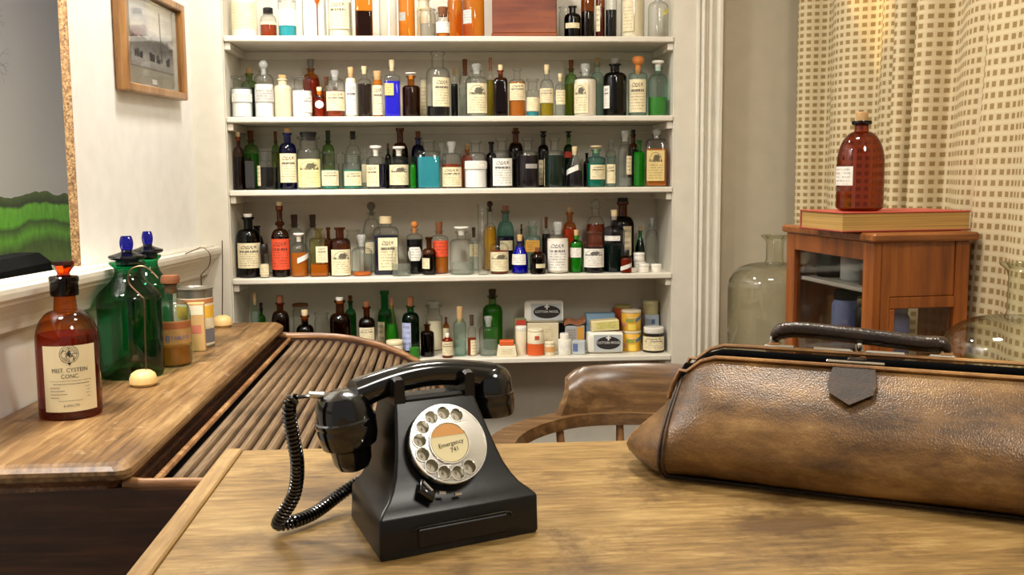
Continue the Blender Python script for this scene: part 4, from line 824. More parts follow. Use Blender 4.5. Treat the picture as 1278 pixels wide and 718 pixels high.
# tambour slats, one by one, along the curve
def curve_pt(s):
    acc = 0
    for (x0, z0), (x1, z1) in zip(RIM, RIM[1:]):
        d = math.hypot(x1-x0, z1-z0)
        if acc+d >= s: q = (s-acc)/d; return x0+(x1-x0)*q, z0+(z1-z0)*q, math.atan2(z1-z0, x1-x0)
        acc += d
    return None
sm = MB(); pr = [(-.0100, -.010), (-.0098, -.003), (-.0075, .0025), (-.003, .0055), (.003, .0055), (.0075, .0025), (.0098, -.003), (.0100, -.010)]
sm.loft([[(a, y, b) for a, b in pr] for y in (1.5625, 3.0195)], smooth=False)
slat0 = sm.build('slat', SLATW, t)
s = .060; k = 0
while True:
    c = curve_pt(s)
    if c is None: break
    o = slat0 if k == 0 else slat0.copy()
    if k: COL.objects.link(o); o.parent = t
    o.location = (c[0]-.016*-sin(c[2])*1, 0, c[1]-.016*cos(c[2])); o.rotation_euler = (0, -c[2], 0)
    s += .0243; k += 1
mb = MB(); pts = [curve_pt(q) for q in [.004+.03*i for i in range(0, 23)]]; pts = [p_ for p_ in pts if p_]
mb.loft([[(x+.028*sin(a), y, z_-.028*cos(a)) for x, z_, a in pts] for y in (1.563, 3.019)], closed=False); mb.build('canvas_backing', BLACK, t)
# bead between the top and the tambour
mb = MB(); mb.tube([(-.466, 1.5625, .798), (-.466, 3.0195, .798)], .0065, 8); mb.build('bead', RIMW, t)

# ------------------------------------------------------------------ things on the desk
DZ = .8504
def bottle_thing(name, label, x, y, z, prof, g, seg=40, e=1.0, rz=None, cat='bottle', group=None, inner=None):
    t = thing(name, label, cat, (x, y, z), -math.atan2(x, y) if rz is None else rz, group)
    mb = MB(); mb.lathe(prof, seg, caps=False); mb.add(mb.v[:seg], [tuple(range(seg))[::-1]], False); mb.build('glass_body', g, t)
    if inner:
        q, zt, m_ = inner
        pts = [(max(.001, radius_at(prof, zz)*q), zz) for zz in sorted(set([.004]+[pz for _, pz in prof if .004 < pz < zt]+[zt]))]
        mb = MB(); mb.lathe(pts, seg); mb.build('liquid', m_, t)
    return t
def dome(r, n, a, b, steps=10, p=1.0):
    return [(n+(r-n)*cos(i/steps*pi/2)**p, a+(b-a)*sin(i/steps*pi/2)) for i in range(steps+1)]
# big amber bottle with the printed label
R = .0545
pf = [(.03, .004), (.046, .0), (.054, .002), (R, .008), (R, .08), (R, .136)] + dome(R, .0205, .138, .194, 10)[1:] + [(.0195, .205), (.0185, .216), (.019, .220), (.0225, .222), (.0235, .226), (.0235, .246), (.0245, .248), (.0245, .254), (.023, .256), (.016, .256)]
AMB = glass('glass_amber_deep', (.84, .40, .09), (.14, .035, .006), 1.3)
AMBL = liquid('liquid_amber_deep', (120, 54, 14), .72, (.72, .34, .09))
t = bottle_thing('amber_bottle', 'big amber stoppered bottle with a cream printed label at the desk\'s near end', -.690, 1.868, DZ, pf, AMB, inner=(.93, .152, AMBL))
mb = MB(); mb.lathe([(.0238, .2215), (.0245, .226), (.0243, .246), (.0256, .2475), (.0256, .2545), (.0238, .2565)], 32, caps=False); mb.build('neck_collar', GL['bk'], t)
AMBS = glass('glass_amber_stopper', (.62, .15, .03), (.16, .03, .01), 1.6)
mb = MB(); mb.lathe([(.011, .24), (.012, .258), (.010, .262), (.0185, .274), (.0195, .278), (.0188, .284), (.006, .285)], 8, smooth=False); mb.build('stopper', AMBS, t)
LABR = R+.0008
mb = arc_patch(LABR, -.84, .92, .016, .136, 24)
LABP = plain('label_paper_aged', (222, 206, 164), .65)
lab = mb.build('paper_label', LABP, t)
def wrap(r): return lambda x, y: (r*sin(x/r+.03), -r*cos(x/r+.03), y)
for body, sz, zz in (('MIST. CYSTEIN', .0105, .0885), ('CONC.', .0105, .0775), ('& SON LTD', .0058, .0255)):
    v, f = text_mesh(body, sz); mb = MB(); mb.add([wrap(LABR+.0006)(x*.92, y+zz) for x, y in v], f, False); mb.build('lettering', INK, lab)
def ring_print(rx, rz_, w_, cz, fn, n=36, cx=0):
    m_ = MB(); v = []
    for j in range(n):
        a = 2*pi*j/n
        for k in (0, 1): v.append(fn(cx+(rx-w_*k)*cos(a), cz+(rz_-w_*k)*sin(a)))
    m_.add(v, [(2*j, 2*j+1, (2*j+3) % (2*n), (2*j+2) % (2*n)) for j in range(n)], False); return m_
W_ = wrap(LABR+.0006)
mb = ring_print(.0165, .0165, .0008, .121, W_); mb.add(ring_print(.0135, .0135, .0006, .121, W_).v, [(2*j, 2*j+1, (2*j+3) % 72, (2*j+2) % 72) for j in range(36)], False)
random.seed(3)
for k in range(60):   # engraved figure work inside the round emblem
    a, q = random.uniform(0, 2*pi), random.uniform(0, .0125)*1.0; cx_, cz_ = q*cos(a), .121+q*sin(a); l = random.uniform(.001, .0042); b = random.uniform(0, pi)
    dx, dz = l*cos(b), l*sin(b); nx, nz = -sin(b)*.00035, cos(b)*.00035
    mb.add([W_(cx_-dx+nx, cz_-dz+nz), W_(cx_-dx-nx, cz_-dz-nz), W_(cx_+dx-nx, cz_+dz-nz), W_(cx_+dx+nx, cz_+dz+nz)], [(0, 1, 2, 3)], False)
mb.add([W_(-.004, .106), W_(0, .1005), W_(.004, .106)], [(0, 1, 2)], False)
mb.build('printed_emblem', INK, lab)
mb = MB()
for zz, x0, x1, hgt in ((.072, -.036, .038, .0005), (.0665, -.030, .034, .0008), (.060, -.036, -.018, .0009), (.054, -.036, -.010, .0009), (.048, -.036, -.006, .0009), (.042, -.036, -.020, .0009), (.060, .026, .034, .0006), (.054, .028, .034, .0006), (.048, .026, .034, .0006), (.042, .028, .034, .0006), (.036, -.022, .02, .0006)):
    n = 8
    for i in range(n):
        a, b = x0+(x1-x0)*i/n, x0+(x1-x0)*(i+.92)/n
        mb.add([W_(a, zz), W_(b, zz), W_(b, zz+hgt), W_(a, zz+hgt)], [(0, 1, 2, 3)], False)
mb.build('printed_lines', INK, lab)
# two emerald shop bottles
EMG = glass('glass_emerald_deep', (.06, .50, .28), (.004, .12, .06), 1.2)
COB = glass('glass_cobalt_stopper', (.10, .11, .62), (.01, .015, .20), 1.4)
def shop_bottle(label, x, y, sx, sz, sd):
    pf = [(.04, .012), (.060, .0), (.067, .002), (.0695, .010), (.070, .09), (.070, .176), (.069, .184), (.063, .193), (.049, .206), (.038, .217), (.031, .228), (.028, .238), (.029, .246), (.037, .252), (.040, .256), (.039, .260), (.026, .261)]
    pf = [(a*sx, b*sz) for a, b in pf]
    t = bottle_thing('shop_bottle', label, x, y, DZ, pf, EMG, group='emerald shop bottles on the desk')
    DG = MATS.get('glass_dark_disc') or glass('glass_dark_disc', (.10, .11, .14), (.02, .02, .03), 1.8)
    mb = MB(); mb.lathe([(a*sd, b*sz) for a, b in ((.024, .250), (.025, .263), (.037, .266), (.041, .270), (.039, .274), (.028, .277), (.013, .282), (.011, .286))], 36); mb.build('stopper_disc', DG, t)
    rings = []
    for i in range(9):
        q = i/8; k = .85+.25*sin(pi*q)
        if q > .9: k = .8
        rings.append([(sd*.0135*k*math.copysign(abs(cos(2*pi*j/20))**.6, cos(2*pi*j/20)), sd*.010*k*math.copysign(abs(sin(2*pi*j/20))**.6, sin(2*pi*j/20)), sz*(.284+.034*q)) for j in range(20)])
    mb = MB(); mb.loft(rings); mb.build('stopper_knob', COB, t)
    return t
shop_bottle('nearer and broader of two emerald green shop bottles with cobalt blue knobs', -.690, 2.240, .97, .97, .97)
shop_bottle('farther and slimmer emerald green shop bottle with a cobalt blue knob', -.700, 2.432, .74, .97, .86)
# bill spikes
def bill_spike(label, x, y, path, r=.028):
    t = thing('bill_spike', label, 'bill spike', (x, y, DZ), 0, 'wire bill spikes on the desk')
    mb = MB(); mb.lathe([(r*.8, 0), (r, .006), (r*1.0, .016), (r*.86, .026), (r*.55, .032), (r*.14, .034)], 28); mb.build('wooden_base', KNOBW, t)
    mb = MB(); mb.tube(path, .0016, 6); mb.build('wire', WIREM, t)
    return t
def smooth_path(P, n=8):
    P = [Vector(p_) for p_ in P]; out = []
    for i in range(len(P)-1):
        p0, p1, p2, p3 = P[max(i-1, 0)], P[i], P[i+1], P[min(i+2, len(P)-1)]
        for k in range(n):
            q = k/n
            out.append(tuple(.5*((2*p1)+(p2-p0)*q+(2*p0-5*p1+4*p2-p3)*q*q+(3*p1-p0-3*p2+p3)*q**3)))
    out.append(tuple(P[-1])); return out
bill_spike('wooden based wire bill spike with a curled hook before the emerald bottles', -.632, 2.12, smooth_path([(0.0065, 0, .030), (.008, 0, .100), (.009, 0, .176), (.003, 0, .190), (-.018, 0, .214), (-.020, 0, .232), (-.012, 0, .247), (.008, 0, .252), (.024, 0, .244), (.040, 0, .226)]))
bill_spike('straight wire bill spike on a wooden base at the desk\'s far end', -.648, 2.962, [(0, 0, .030), (.004, 0, .12), (.007, .0, .20), (.008, 0, .253)])
bill_spike('hooked wire bill spike standing behind the round tin', -.662, 2.785, smooth_path([(0, 0, .030), (.0, 0, .10), (0, 0, .158), (.002, 0, .172), (.022, 0, .194), (.026, 0, .226), (.008, 0, .245), (-.010, 0, .240), (-.040, 0, .228)]), .024)

# small clear bottle with a paper label and cork
pf = [(.02, .004), (.030, 0), (.0325, .003), (.033, .008), (.0335, .09)] + dome(.0335, .0125, .092, .120, 8, .9)[1:] + [(.012, .126), (.0125, .140), (.0155, .142), (.0155, .148), (.011, .149)]
KS = 1.27; pf = [(a_*KS, b_*KS) for a_, b_ in pf]
t = bottle_thing('corked_bottle', 'small clear corked bottle with a stained label and amber dregs on desk', -.632, 2.36, DZ, pf, GL['aq'], inner=(.92, .036*KS, LQ['am']))
mb = MB(); mb.lathe([(a_*KS, b_*KS) for a_, b_ in ((.010, .132), (.0115, .149), (.0165, .151), (.0170, .158), (.0150, .165), (.004, .166))], 16); mb.build('cork', ST['brown'], t)
mb = arc_patch(.0433, -.62, 1.25, .053, .107, 14); LABB = plain('label_brown', (170, 128, 72), .7); l2 = mb.build('paper_label', LABB, t)
mb = arc_patch(.0437, -.62, 1.25, .089, .104, 14); mb.build('printed_band', plain('label_band_rust', (150, 84, 40), .7), l2)
v, f = text_mesh('B', .021); mb = MB(); mb.add([(.0440*sin(x/.0440-.25), -.0440*cos(x/.0440-.25), y+.060) for x, y in v], f, False); mb.build('lettering', BLUEB, l2)
v, f = text_mesh('TABLETS', .012); mb = MB(); mb.add([(.0440*sin(x/.0440+.42), -.0440*cos(x/.0440+.42), y+.064) for x, y in v], f, False); mb.build('lettering', BLUEB, l2)
# round tin with a printed wrapper
t = thing('round_tin', 'tall round tin with a faded yellow printed wrapper behind the corked bottle', 'tin', (-.642, 2.622, DZ), .2)
mb = MB(); mb.lathe([(.044, 0), (.0465, .001), (.0465, .004), (.0450, .006), (.0450, .148), (.0470, .149), (.0470, .152), (.0455, .153), (.038, .1535), (.036, .151), (.004, .151)], 40); mb.build('tin_body', TINM, t)
for nm, z0, z1, m_ in (('paper_wrapper', .006, .128, CREAMY), ):
    mb = arc_patch(.0456, -pi, pi*.999, z0, z1, 40); wr = mb.build(nm, m_, t)
mb = arc_patch(.0460, -1.5, 1.6, .076, .108, 24); mb.build('yellow_band', YELLOW, wr)
mb = arc_patch(.0460, -1.5, 1.6, .114, .126, 24); mb.build('red_band', plain('print_rust', (176, 112, 66), .6), wr)
mb = arc_patch(.0460, .5, 1.5, .012, .048, 12); mb.build('picture_panel', plain('print_slate', (112, 112, 120), .6), wr)
mb = arc_patch(.0463, .42, 1.02, .052, .076, 12); mb.build('pale_panel', CREAMY, wr)
# carton standing before the tin
t = thing('small_carton', 'narrow tan carton with a pale square panel in front of the round tin', 'carton', (-.622, 2.548, DZ), .15)
mb = MB(); mb.bbox(-.0205, .0205, -.012, .012, 0, .122, .0015); mb.build('carton', plain('tan_card', (196, 156, 98), .7), t)
front_panel(t, 'pale_panel', -.016, .018, -.0124, .092, .116, CREAMY); front_panel(t, 'red_panel', -.014, .012, -.0124, .045, .066, plain('print_pinkish', (190, 110, 84), .7))

# ------------------------------------------------------------------ foreground table
t = thing('oak_table', 'pale worn oak table in the foreground carrying the telephone', 'table', (0, 0, 0))
mb = MB(); mb.bbox(-.2865, 1.04, -.05, 1.403, .865, .9, .003); mb.build('tabletop', TABLEW, t)
mb = MB(); mb.bbox(-.311, -.287, -.05, 1.408, .860, .9015, .002); mb.build('edge_strip', STRIPW, t)
for x, y in ((-.26, 0), (-.26, 1.35), (.99, 0), (.99, 1.35)):
    mb = MB(); mb.lathe([(.03, 0), (.034, .06), (.028, .1), (.034, .5), (.03, .74), (.036, .76), (.036, .8655)], 16, cx=x, cy=y); mb.build('leg', TABLEW, t)
mb = MB(); mb.box(-.25, .98, 1.33, 1.352, .78, .8655); mb.build('apron', TABLEW, t)

# ------------------------------------------------------------------ telephone
PA = radians(24.0); PO = (-.0115, 1.063, .9004)
ph = thing('telephone', 'black bakelite rotary dial telephone with chrome dial on the oak table', 'telephone', PO, PA)
def rrect(hw, yf, yb, z, c, tw=0, n=5):
    pts = []
    for cx, cy, a0 in ((hw-c, yf+c, -pi/2), (hw-tw-c, yb-c, 0), (-hw+tw+c, yb-c, pi/2), (-hw+c, yf+c, pi)):
        for k in range(n+1):
            a = a0+pi/2*k/n; pts.append((cx+c*cos(a), cy+c*sin(a), z))
    return pts
secs = [(0, .0885, -.066, .072, .003, .017), (.003, .0900, -.0675, .073, .003, .017), (.040, .0896, -.0665, .071, .003, .018), (.0425, .0886, -.0650, .069, .003, .018), (.0475, .0835, -.0595, .066, .003, .016), (.054, .0755, -.0535, .062, .003, .012),
        (.063, .0690, -.0475, .059, .0035, .009), (.075, .0630, -.0405, .057, .0035, .006), (.090, .0585, -.0325, .055, .0035, .003), (.106, .0545, -.0235, .053, .0035, .001), (.122, .0510, -.0145, .051, .0035, 0), (.136, .0482, -.0065, .049, .0035, 0), (.143, .0470, -.0025, .047, .0035, 0)]
mb = MB(); mb.loft([rrect(hw, yf, yb, z_, c, tw) for z_, hw, yf, yb, c, tw in secs]); mb.build('telephone_body', BAKED, ph)
# cradle: two cheeks with upright prongs, front and rear
for sx_ in (-1, 1):
    mb = MB()
    x0, x1 = (sx_*.0475, sx_*.0345)
    xa, xb = min(x0, x1), max(x0, x1)
    rings = []
    for y, z_ in ((-.003, .168), (.004, .1705), (.010, .166), (.016, .154), (.024, .150), (.034, .152), (.041, .163), (.046, .1675), (.050, .164)):
        rings.append([(xa, y, .135), (xb, y, .135), (xb-.001, y, z_-.002), (xb-.003, y, z_), (xa+.003, y, z_), (xa+.001, y, z_-.002)])
    mb.loft(rings, smooth=False); mb.build('cradle_prong', BAKED, ph)
mb = MB(); mb.bbox(-.036, .036, -.0015, .006, .139, .1485, .003); mb.build('cradle_bar', BAKED, ph)
# drawer front on the base
mb = MB(); mb.bbox(-.050, .052, -.0695, -.064, .0075, .0275, .0015); dr = mb.build('drawer', BAKED, ph)
mb = MB(); mb.tube([(-.054, -.0684, .0275), (-.050, -.0690, .0292), (.050, -.0690, .0300), (.056, -.0686, .0285), (.058, -.0684, .024)], .0010, 6); mb.build('drawer_lip', BAKE, dr)
# dial
DN = Vector((0, -.868, .497)).normalized(); DX = Vector((1, 0, 0)); DU = DN.cross(DX)*-1; DU = DU if DU.z > 0 else -DU
DC = Vector((-.002, -.0315, .0985))
def dial_pt(x, y, d): return tuple(DC+DX*x+DU*y+DN*d)
def disc(mb, r, d0, d1, n=48, r1=None):
    r1 = r1 or r
    mb.loft([[dial_pt(r*cos(2*pi*j/n), r*sin(2*pi*j/n), d0) for j in range(n)], [dial_pt(r1*cos(2*pi*j/n), r1*sin(2*pi*j/n), d1) for j in range(n)]], smooth=False)
mb = MB(); disc(mb, .0445, -.016, .0035, r1=.0435); mb.build('dial_mount', BAKE, ph)
mb = MB(); disc(mb, .0395, .0035, .0052); dp = mb.build('number_plate', plain('dial_plate', (196, 188, 160), .4), ph)
def wheel():
    cu = bpy.data.curves.new('wheel_source', 'CURVE'); cu.dimensions = '2D'; cu.fill_mode = 'BOTH'; cu.extrude = .0009
    def circ(cx, cy, r, n):
        sp = cu.splines.new('POLY'); sp.points.add(n-1); sp.use_cyclic_u = True
        for j in range(n): sp.points[j].co = (cx+r*cos(2*pi*j/n), cy+r*sin(2*pi*j/n), 0, 1)
    circ(0, 0, .0425, 64); circ(0, 0, .0225, 40)
    for k in range(10): a = radians(62+k*26.5); circ(.0326*cos(a), .0326*sin(a), .0072, 20)
    ob = bpy.data.objects.new('wheel_source', cu); me = ob.to_mesh()
    v = [tuple(p_.co) for p_ in me.vertices]; f = [tuple(p_.vertices) for p_ in me.polygons]
    ob.to_mesh_clear(); bpy.data.objects.remove(ob); bpy.data.curves.remove(cu)
    return v, f
v, f = wheel(); mb = MB(); mb.add([dial_pt(x, y, .0098+z_+.0018*(1-math.hypot(x, y)/.0425)) for x, y, z_ in v], f, False)
fw = mb.build('finger_wheel', CHROME, ph)
mb = MB(); mb.tube([dial_pt(.0420*cos(2*pi*j/64), .0420*sin(2*pi*j/64), .0100) for j in range(64)], .0014, 6, closed=True); mb.build('wheel_rim', CHROME, fw)
for k in range(10):
    a = radians(62+k*26.5); mb = MB(); mb.tube([dial_pt(.0326*cos(a)+.0075*cos(2*pi*j/24), .0326*sin(a)+.0075*sin(2*pi*j/24), .0112) for j in range(24)], .0010, 6, closed=True); mb.build('finger_hole', CHROME, fw)
for k, ch in enumerate('1234567890'):
    a = radians(62+k*26.5); v, f = text_mesh(ch, .0062); mb = MB(); mb.add([dial_pt(.0318*cos(a)+x, .0318*sin(a)+y-.0022, .0056) for x, y in v], f, False); mb.build('lettering', plain('digit_ink', (120, 66, 40), .6) if 'digit_ink' not in MATS else MATS['digit_ink'], dp)
mb = MB(); disc(mb, .0215, .010, .0128, r1=.0206); cd = mb.build('number_card', IVORY, ph)
mb = MB(); n = 24; v = [dial_pt(.0204*cos(a), .0204*sin(a)+0, .0131) for a in [radians(22+136*j/n) for j in range(n+1)]]; mb.add(v, [tuple(range(n+1))], False); mb.build('orange_panel', plain('card_orange', (222, 158, 84), .6), cd)
mb = MB(); mb.tube([dial_pt(.0220*cos(2*pi*j/48), .0220*sin(2*pi*j/48), .0125) for j in range(48)], .0011, 6, closed=True); mb.build('card_ring', CHROME, cd)
for body, sz, yy, xx in (('Emergency', .0066, -.0035, .001), ('741', .0068, -.0105, .003)):
    v, f = text_mesh(body, sz); mb = MB(); mb.add([dial_pt((x+xx)*cos(.12)-(y+yy)*sin(.12), (x+xx)*sin(.12)+(y+yy)*cos(.12), .0133) for x, y in v], f, False); mb.build('lettering', INK, cd)
# finger stop and its little chrome studs
mb = MB(); mb.tube([dial_pt(-.034, -.034, .001), dial_pt(-.038, -.044, .006), dial_pt(-.030, -.052, .006), dial_pt(-.026, -.046, .004)], [.004, .006, .006, .003], 10); mb.build('finger_stop', BAKE, ph)
mb = MB(); mb.tube([dial_pt(-.0365, -.036, .010), dial_pt(-.030, -.047, .012)], .0016, 8); mb.tube([dial_pt(-.021, -.0485, .006), dial_pt(-.014, -.050, .006)], .0018, 8); mb.tube([dial_pt(-.0035, -.0525, .004), dial_pt(.004, -.0525, .004)], .0016, 8); mb.build('chrome_studs', CHROME, ph)
# handset
mb = MB(); rings = []
def hs(x):
    q = x/.1
    return .0245+.0012*q, .1690-.012*q*q*1.0
n = 18; rings = []
for i in range(n+1):
    q = -1+2*i/n; x = .083*q; yc = .0245
    zc = .1695-.012*q*q-(.5-.5*q)**2*.008-.005*(.5+.5*q)**2
    hw = .0145+.004*abs(q)**2; hh = .0142+.004*abs(q)**3
    rings.append([(x, yc+hw*math.copysign(abs(cos(a))**.8, cos(a)), zc+hh*math.copysign(abs(sin(a))**.8, sin(a))) for a in [2*pi*j/20 for j in range(20)]])
mb.loft(rings)
hsm = mb.build('handset', BAKE, ph)
def cup(cx, cz, tilt, prof, nm):
    mb = MB(); mb.lathe(prof, 36)
    mb.xform(Matrix.Translation((cx, .0245, cz)) @ Matrix.Rotation(tilt, 4, 'Y')); return mb.build(nm, BAKE, hsm)
# left mouthpiece (wide collar, then a tapering horn) and right earpiece
cup(-.0935, .135, radians(-9), [(.004, .023), (.014, .022), (.0245, .0185), (.0285, .011), (.0300, 0), (.0304, -.006), (.0322, -.0075), (.0326, -.011), (.0318, -.0125), (.0322, -.015), (.0314, -.028), (.0290, -.036), (.0225, -.040), (.0215, -.044), (.0205, -.054), (.0165, -.062), (.010, -.065), (.002, -.065)], 'mouthpiece')
cup(.079, .1445, radians(-2), [(.004, .024), (.014, .022), (.021, .017), (.0243, .009), (.0252, .0), (.0255, -.006), (.0268, -.007), (.0270, -.010), (.0265, -.0115), (.0272, -.016), (.0272, -.026), (.0258, -.032), (.018, -.034), (.002, -.033)], 'earpiece')
mb = MB(); mb.tube([(-.116, .0245, .1545), (-.132, .0235, .1575)], [.0042, .0036], 10); mb.build('cord_socket', CHROME, hsm)
# curly cord
cw = [(-.1395, 1.022, 1.0580), (-.1530, 1.016, 1.0575), (-.1590, 1.016, 1.046), (-.1570, 1.020, 1.020), (-.1540, 1.026, .985), (-.1600, 1.036, .950), (-.1760, 1.046, .922), (-.1800, 1.056, .9115), (-.1650, 1.066, .9105), (-.1450, 1.090, .912), (-.1200, 1.122, .922), (-.0960, 1.136, .934)]
Mi = (Matrix.Translation(PO) @ Matrix.Rotation(PA, 4, 'Z')).inverted()
P = [Mi @ Vector(p_) for p_ in smooth_path(cw, 40)]
acc = [0.0]
for a, b in zip(P, P[1:]): acc.append(acc[-1]+(b-a).length)
def along(s):
    for i in range(len(P)-1):
        if acc[i+1] >= s:
            q = (s-acc[i])/max(1e-9, acc[i+1]-acc[i]); return P[i].lerp(P[i+1], q), (P[i+1]-P[i]).normalized()
    return P[-1], (P[-1]-P[-2]).normalized()
turns = 62; per = 10; n = turns*per; coil = []
x0 = Vector((0, 0, 1)).cross(P[1]-P[0]).normalized()
for i in range(n+1):
    s_ = .012+(acc[-1]-.014)*i/n; c_, tg = along(s_)
    x0 = (x0-tg*x0.dot(tg)).normalized(); y_ = tg.cross(x0); a = 2*pi*i/per
    rr = .0058*min(1, i/12+.25, (n-i)/8+.3)
    coil.append(tuple(c_+x0*rr*cos(a)+y_*rr*sin(a)))
mb = MB(); mb.tube([tuple(P[0]), tuple(along(.006)[0])]+coil, .0021, 6); mb.build('curly_cord', BAKE, ph)

# ------------------------------------------------------------------ leather bag
def leather(name, dark, mid, lt, rough=.38):
    m, nt, out = new_mat(name); L = nt.links.new
    p = N(nt, 'ShaderNodeBsdfPrincipled'); L(p.outputs[0], out.inputs[0]); tc = N(nt, 'ShaderNodeTexCoord')
    n1 = N(nt, 'ShaderNodeTexNoise', i_Scale=10.0, i_Detail=8.0, i_Roughness=.7); mp = N(nt, 'ShaderNodeMapping'); mp.inputs['Scale'].default_value = (.6, 1, 1.6); L(tc.outputs['Object'], mp.inputs[0]); L(mp.outputs[0], n1.inputs['Vector'])
    r1 = ramp(nt, [(.38, lin(dark)), (.52, lin(mid)), (.66, lin(lt))]); L(n1.outputs['Fac'], r1.inputs[0]); L(r1.outputs[0], p.inputs['Base Color'])
    n2 = N(nt, 'ShaderNodeTexVoronoi', i_Scale=520.0); mp2 = N(nt, 'ShaderNodeMapping'); mp2.inputs['Scale'].default_value = (1, 1, .5); L(tc.outputs['Object'], mp2.inputs[0]); L(mp2.outputs[0], n2.inputs['Vector'])
    n3 = N(nt, 'ShaderNodeTexNoise', i_Scale=260.0, i_Detail=4.0); L(tc.outputs['Object'], n3.inputs['Vector'])
    ad = N(nt, 'ShaderNodeMath', operation='ADD'); L(n2.outputs['Distance'], ad.inputs[0]); L(n3.outputs['Fac'], ad.inputs[1])
    b = N(nt, 'ShaderNodeBump', i_Strength=.45, i_Distance=.0007); L(ad.outputs[0], b.inputs['Height']); L(b.outputs[0], p.inputs['Normal'])
    p.inputs['Roughness'].default_value = rough; p.inputs['Specular IOR Level'].default_value = .55
    return m
LEA = leather('leather_brown', (70, 46, 18), (116, 82, 40), (156, 120, 70), .34)
LEAT = leather('leather_tan_edge', (112, 72, 30), (152, 106, 50), (184, 138, 76), .5)
LEAD = leather('leather_dark', (26, 17, 10), (44, 29, 18), (72, 48, 28), .25)
LEAF = leather('leather_flap', (38, 24, 11), (68, 44, 22), (104, 74, 40), .62)
BL = math.atan2(-.478, .879)
bg = thing('gladstone_bag', 'worn brown leather doctor\'s bag with open top and handle on the oak table', 'bag', (.269, 1.207, .9005), BL)
BLEN = .47; BD = .20; ZT = .146
FP = [(.026, 0), (.006, .05), (-.007, .12), (-.015, .25), (-.011, .40), (0, .54), (.018, .68), (.042, .82), (.062, .92), (.076, 1.0)]
def fprof(v):
    for (d0, v0), (d1, v1) in zip(FP, FP[1:]):
        if v0 <= v <= v1: q = (v-v0)/(v1-v0); return d0+(d1-d0)*q
    return FP[-1][0]
def ztop(s): return ZT-.036*max(0, 1-min(s, BLEN-s)/.055)**2.2 if 0 <= s <= BLEN else ZT-.036
NV = 18; NS = 40
def bagpt(s, v, side):
    d = fprof(v)+.0025*sin(s*23+v*3)*(1-v)
    if side: d = BD-d
    return (s, d, v*ztop(s))
for side, nm in ((0, 'front_panel'), (1, 'back_panel')):
    mb = MB(); mb.loft([[bagpt(BLEN*i/NS, (j/NV)**.9, side) for j in range(NV+1)] for i in range(NS+1)], closed=False)
    mb.build(nm, LEA, bg)
mb = MB(); mb.box(0, BLEN, .012, BD-.012, .0, .004); mb.build('bottom_panel', LEAD, bg)
def GB(v):
    q = max(0, (v-.24)/.76); return .074*(.50+.50*sin(min(1, v/.24)*pi/2))*(.5+.5*cos(pi*q**.85)+.05*q)
def gusset(x0, sgn, nm):
    mb = MB(); rings = []
    for j in range(NV+1):
        v = (j/NV)**.9; row = []
        da, db = fprof(v), BD-fprof(v)
        bl = GB(v)
        for i in range(21):
            u = i/20
            fold = 1-.40*math.exp(-((u-.5)/.13)**2)*min(1, v*2.2)
            row.append((x0+sgn*bl*sin(pi*u)**.75*fold, da+(db-da)*u, v*ztop(0)))
        rings.append(row)
    mb.loft(rings, closed=False); return mb.build(nm, LEA, bg)
gl_ = gusset(0, -1, 'end_gusset'); gr_ = gusset(BLEN, 1, 'end_gusset')
for s_ in (0, .0055, BLEN-.0055, BLEN):
    mb = MB(); mb.tube([(s_, fprof(j/16)-.0015, max(.003, j/16*ztop(s_))) for j in range(17)], .0017, 6); mb.build('seam_piping', LEAF, bg)
# rubbed tan folds of the end gussets
for x0, sg in ((0, -1), (BLEN, 1)):
    for u in (.30, .62):
        pts = []
        for j in range(9):
            v = .16+.70*j/8; uu = u+(.5-u)*.55*(j/8); bl = GB(v); fold = 1-.40*math.exp(-((uu-.5)/.13)**2)*min(1, v*2.2)
            da, db = fprof(v), BD-fprof(v); pts.append((x0+sg*(bl*sin(pi*uu)**.75*fold+.0004), da+(db-da)*uu, v*ztop(0)))
        mb = MB(); mb.tube(pts, [(.0016, .0016)]*9, 8); mb.build('rubbed_fold', LEAT, bg)
def jaw(d0, dz, nm, mat, r=(.0045, .0035), sl=0):
    mb = MB(); P = [(-.012, d0, .088+dz), (-.006, d0, .108+dz), (.003, d0, .126+dz)]
    P += [(s_, d0, ztop(s_)+dz) for s_ in [.012+i*(BLEN-.024)/24 for i in range(25)]]
    P += [(BLEN-.003, d0, .126+dz), (BLEN+.006, d0, .108+dz), (BLEN+.012, d0, .088+dz)]
    mb.tube(P, [r]*len(P), 8); return mb.build(nm, mat, bg)
jaw(.0745, .001, 'front_jaw', LEAT, (.004, .0028)); jaw(BD-.0735, .0085, 'back_jaw', LEAT, (.004, .0028))
jaw(BD-.0805, -.003, 'jaw_gap_shade', BLACK, (.003, .008))  # black strip, the shade of the gap put into its colour
mb = MB(); mb.loft([[(s_, .080, ztop(s_)-.004), (s_, .1, ztop(s_)-.022), (s_, BD-.080, ztop(s_)-.002)] for s_ in [.004+i*(BLEN-.008)/30 for i in range(31)]], closed=False); mb.build('opening_shade', BLACK, bg)  # black sheet between the jaws, standing in for the shaded bag inside
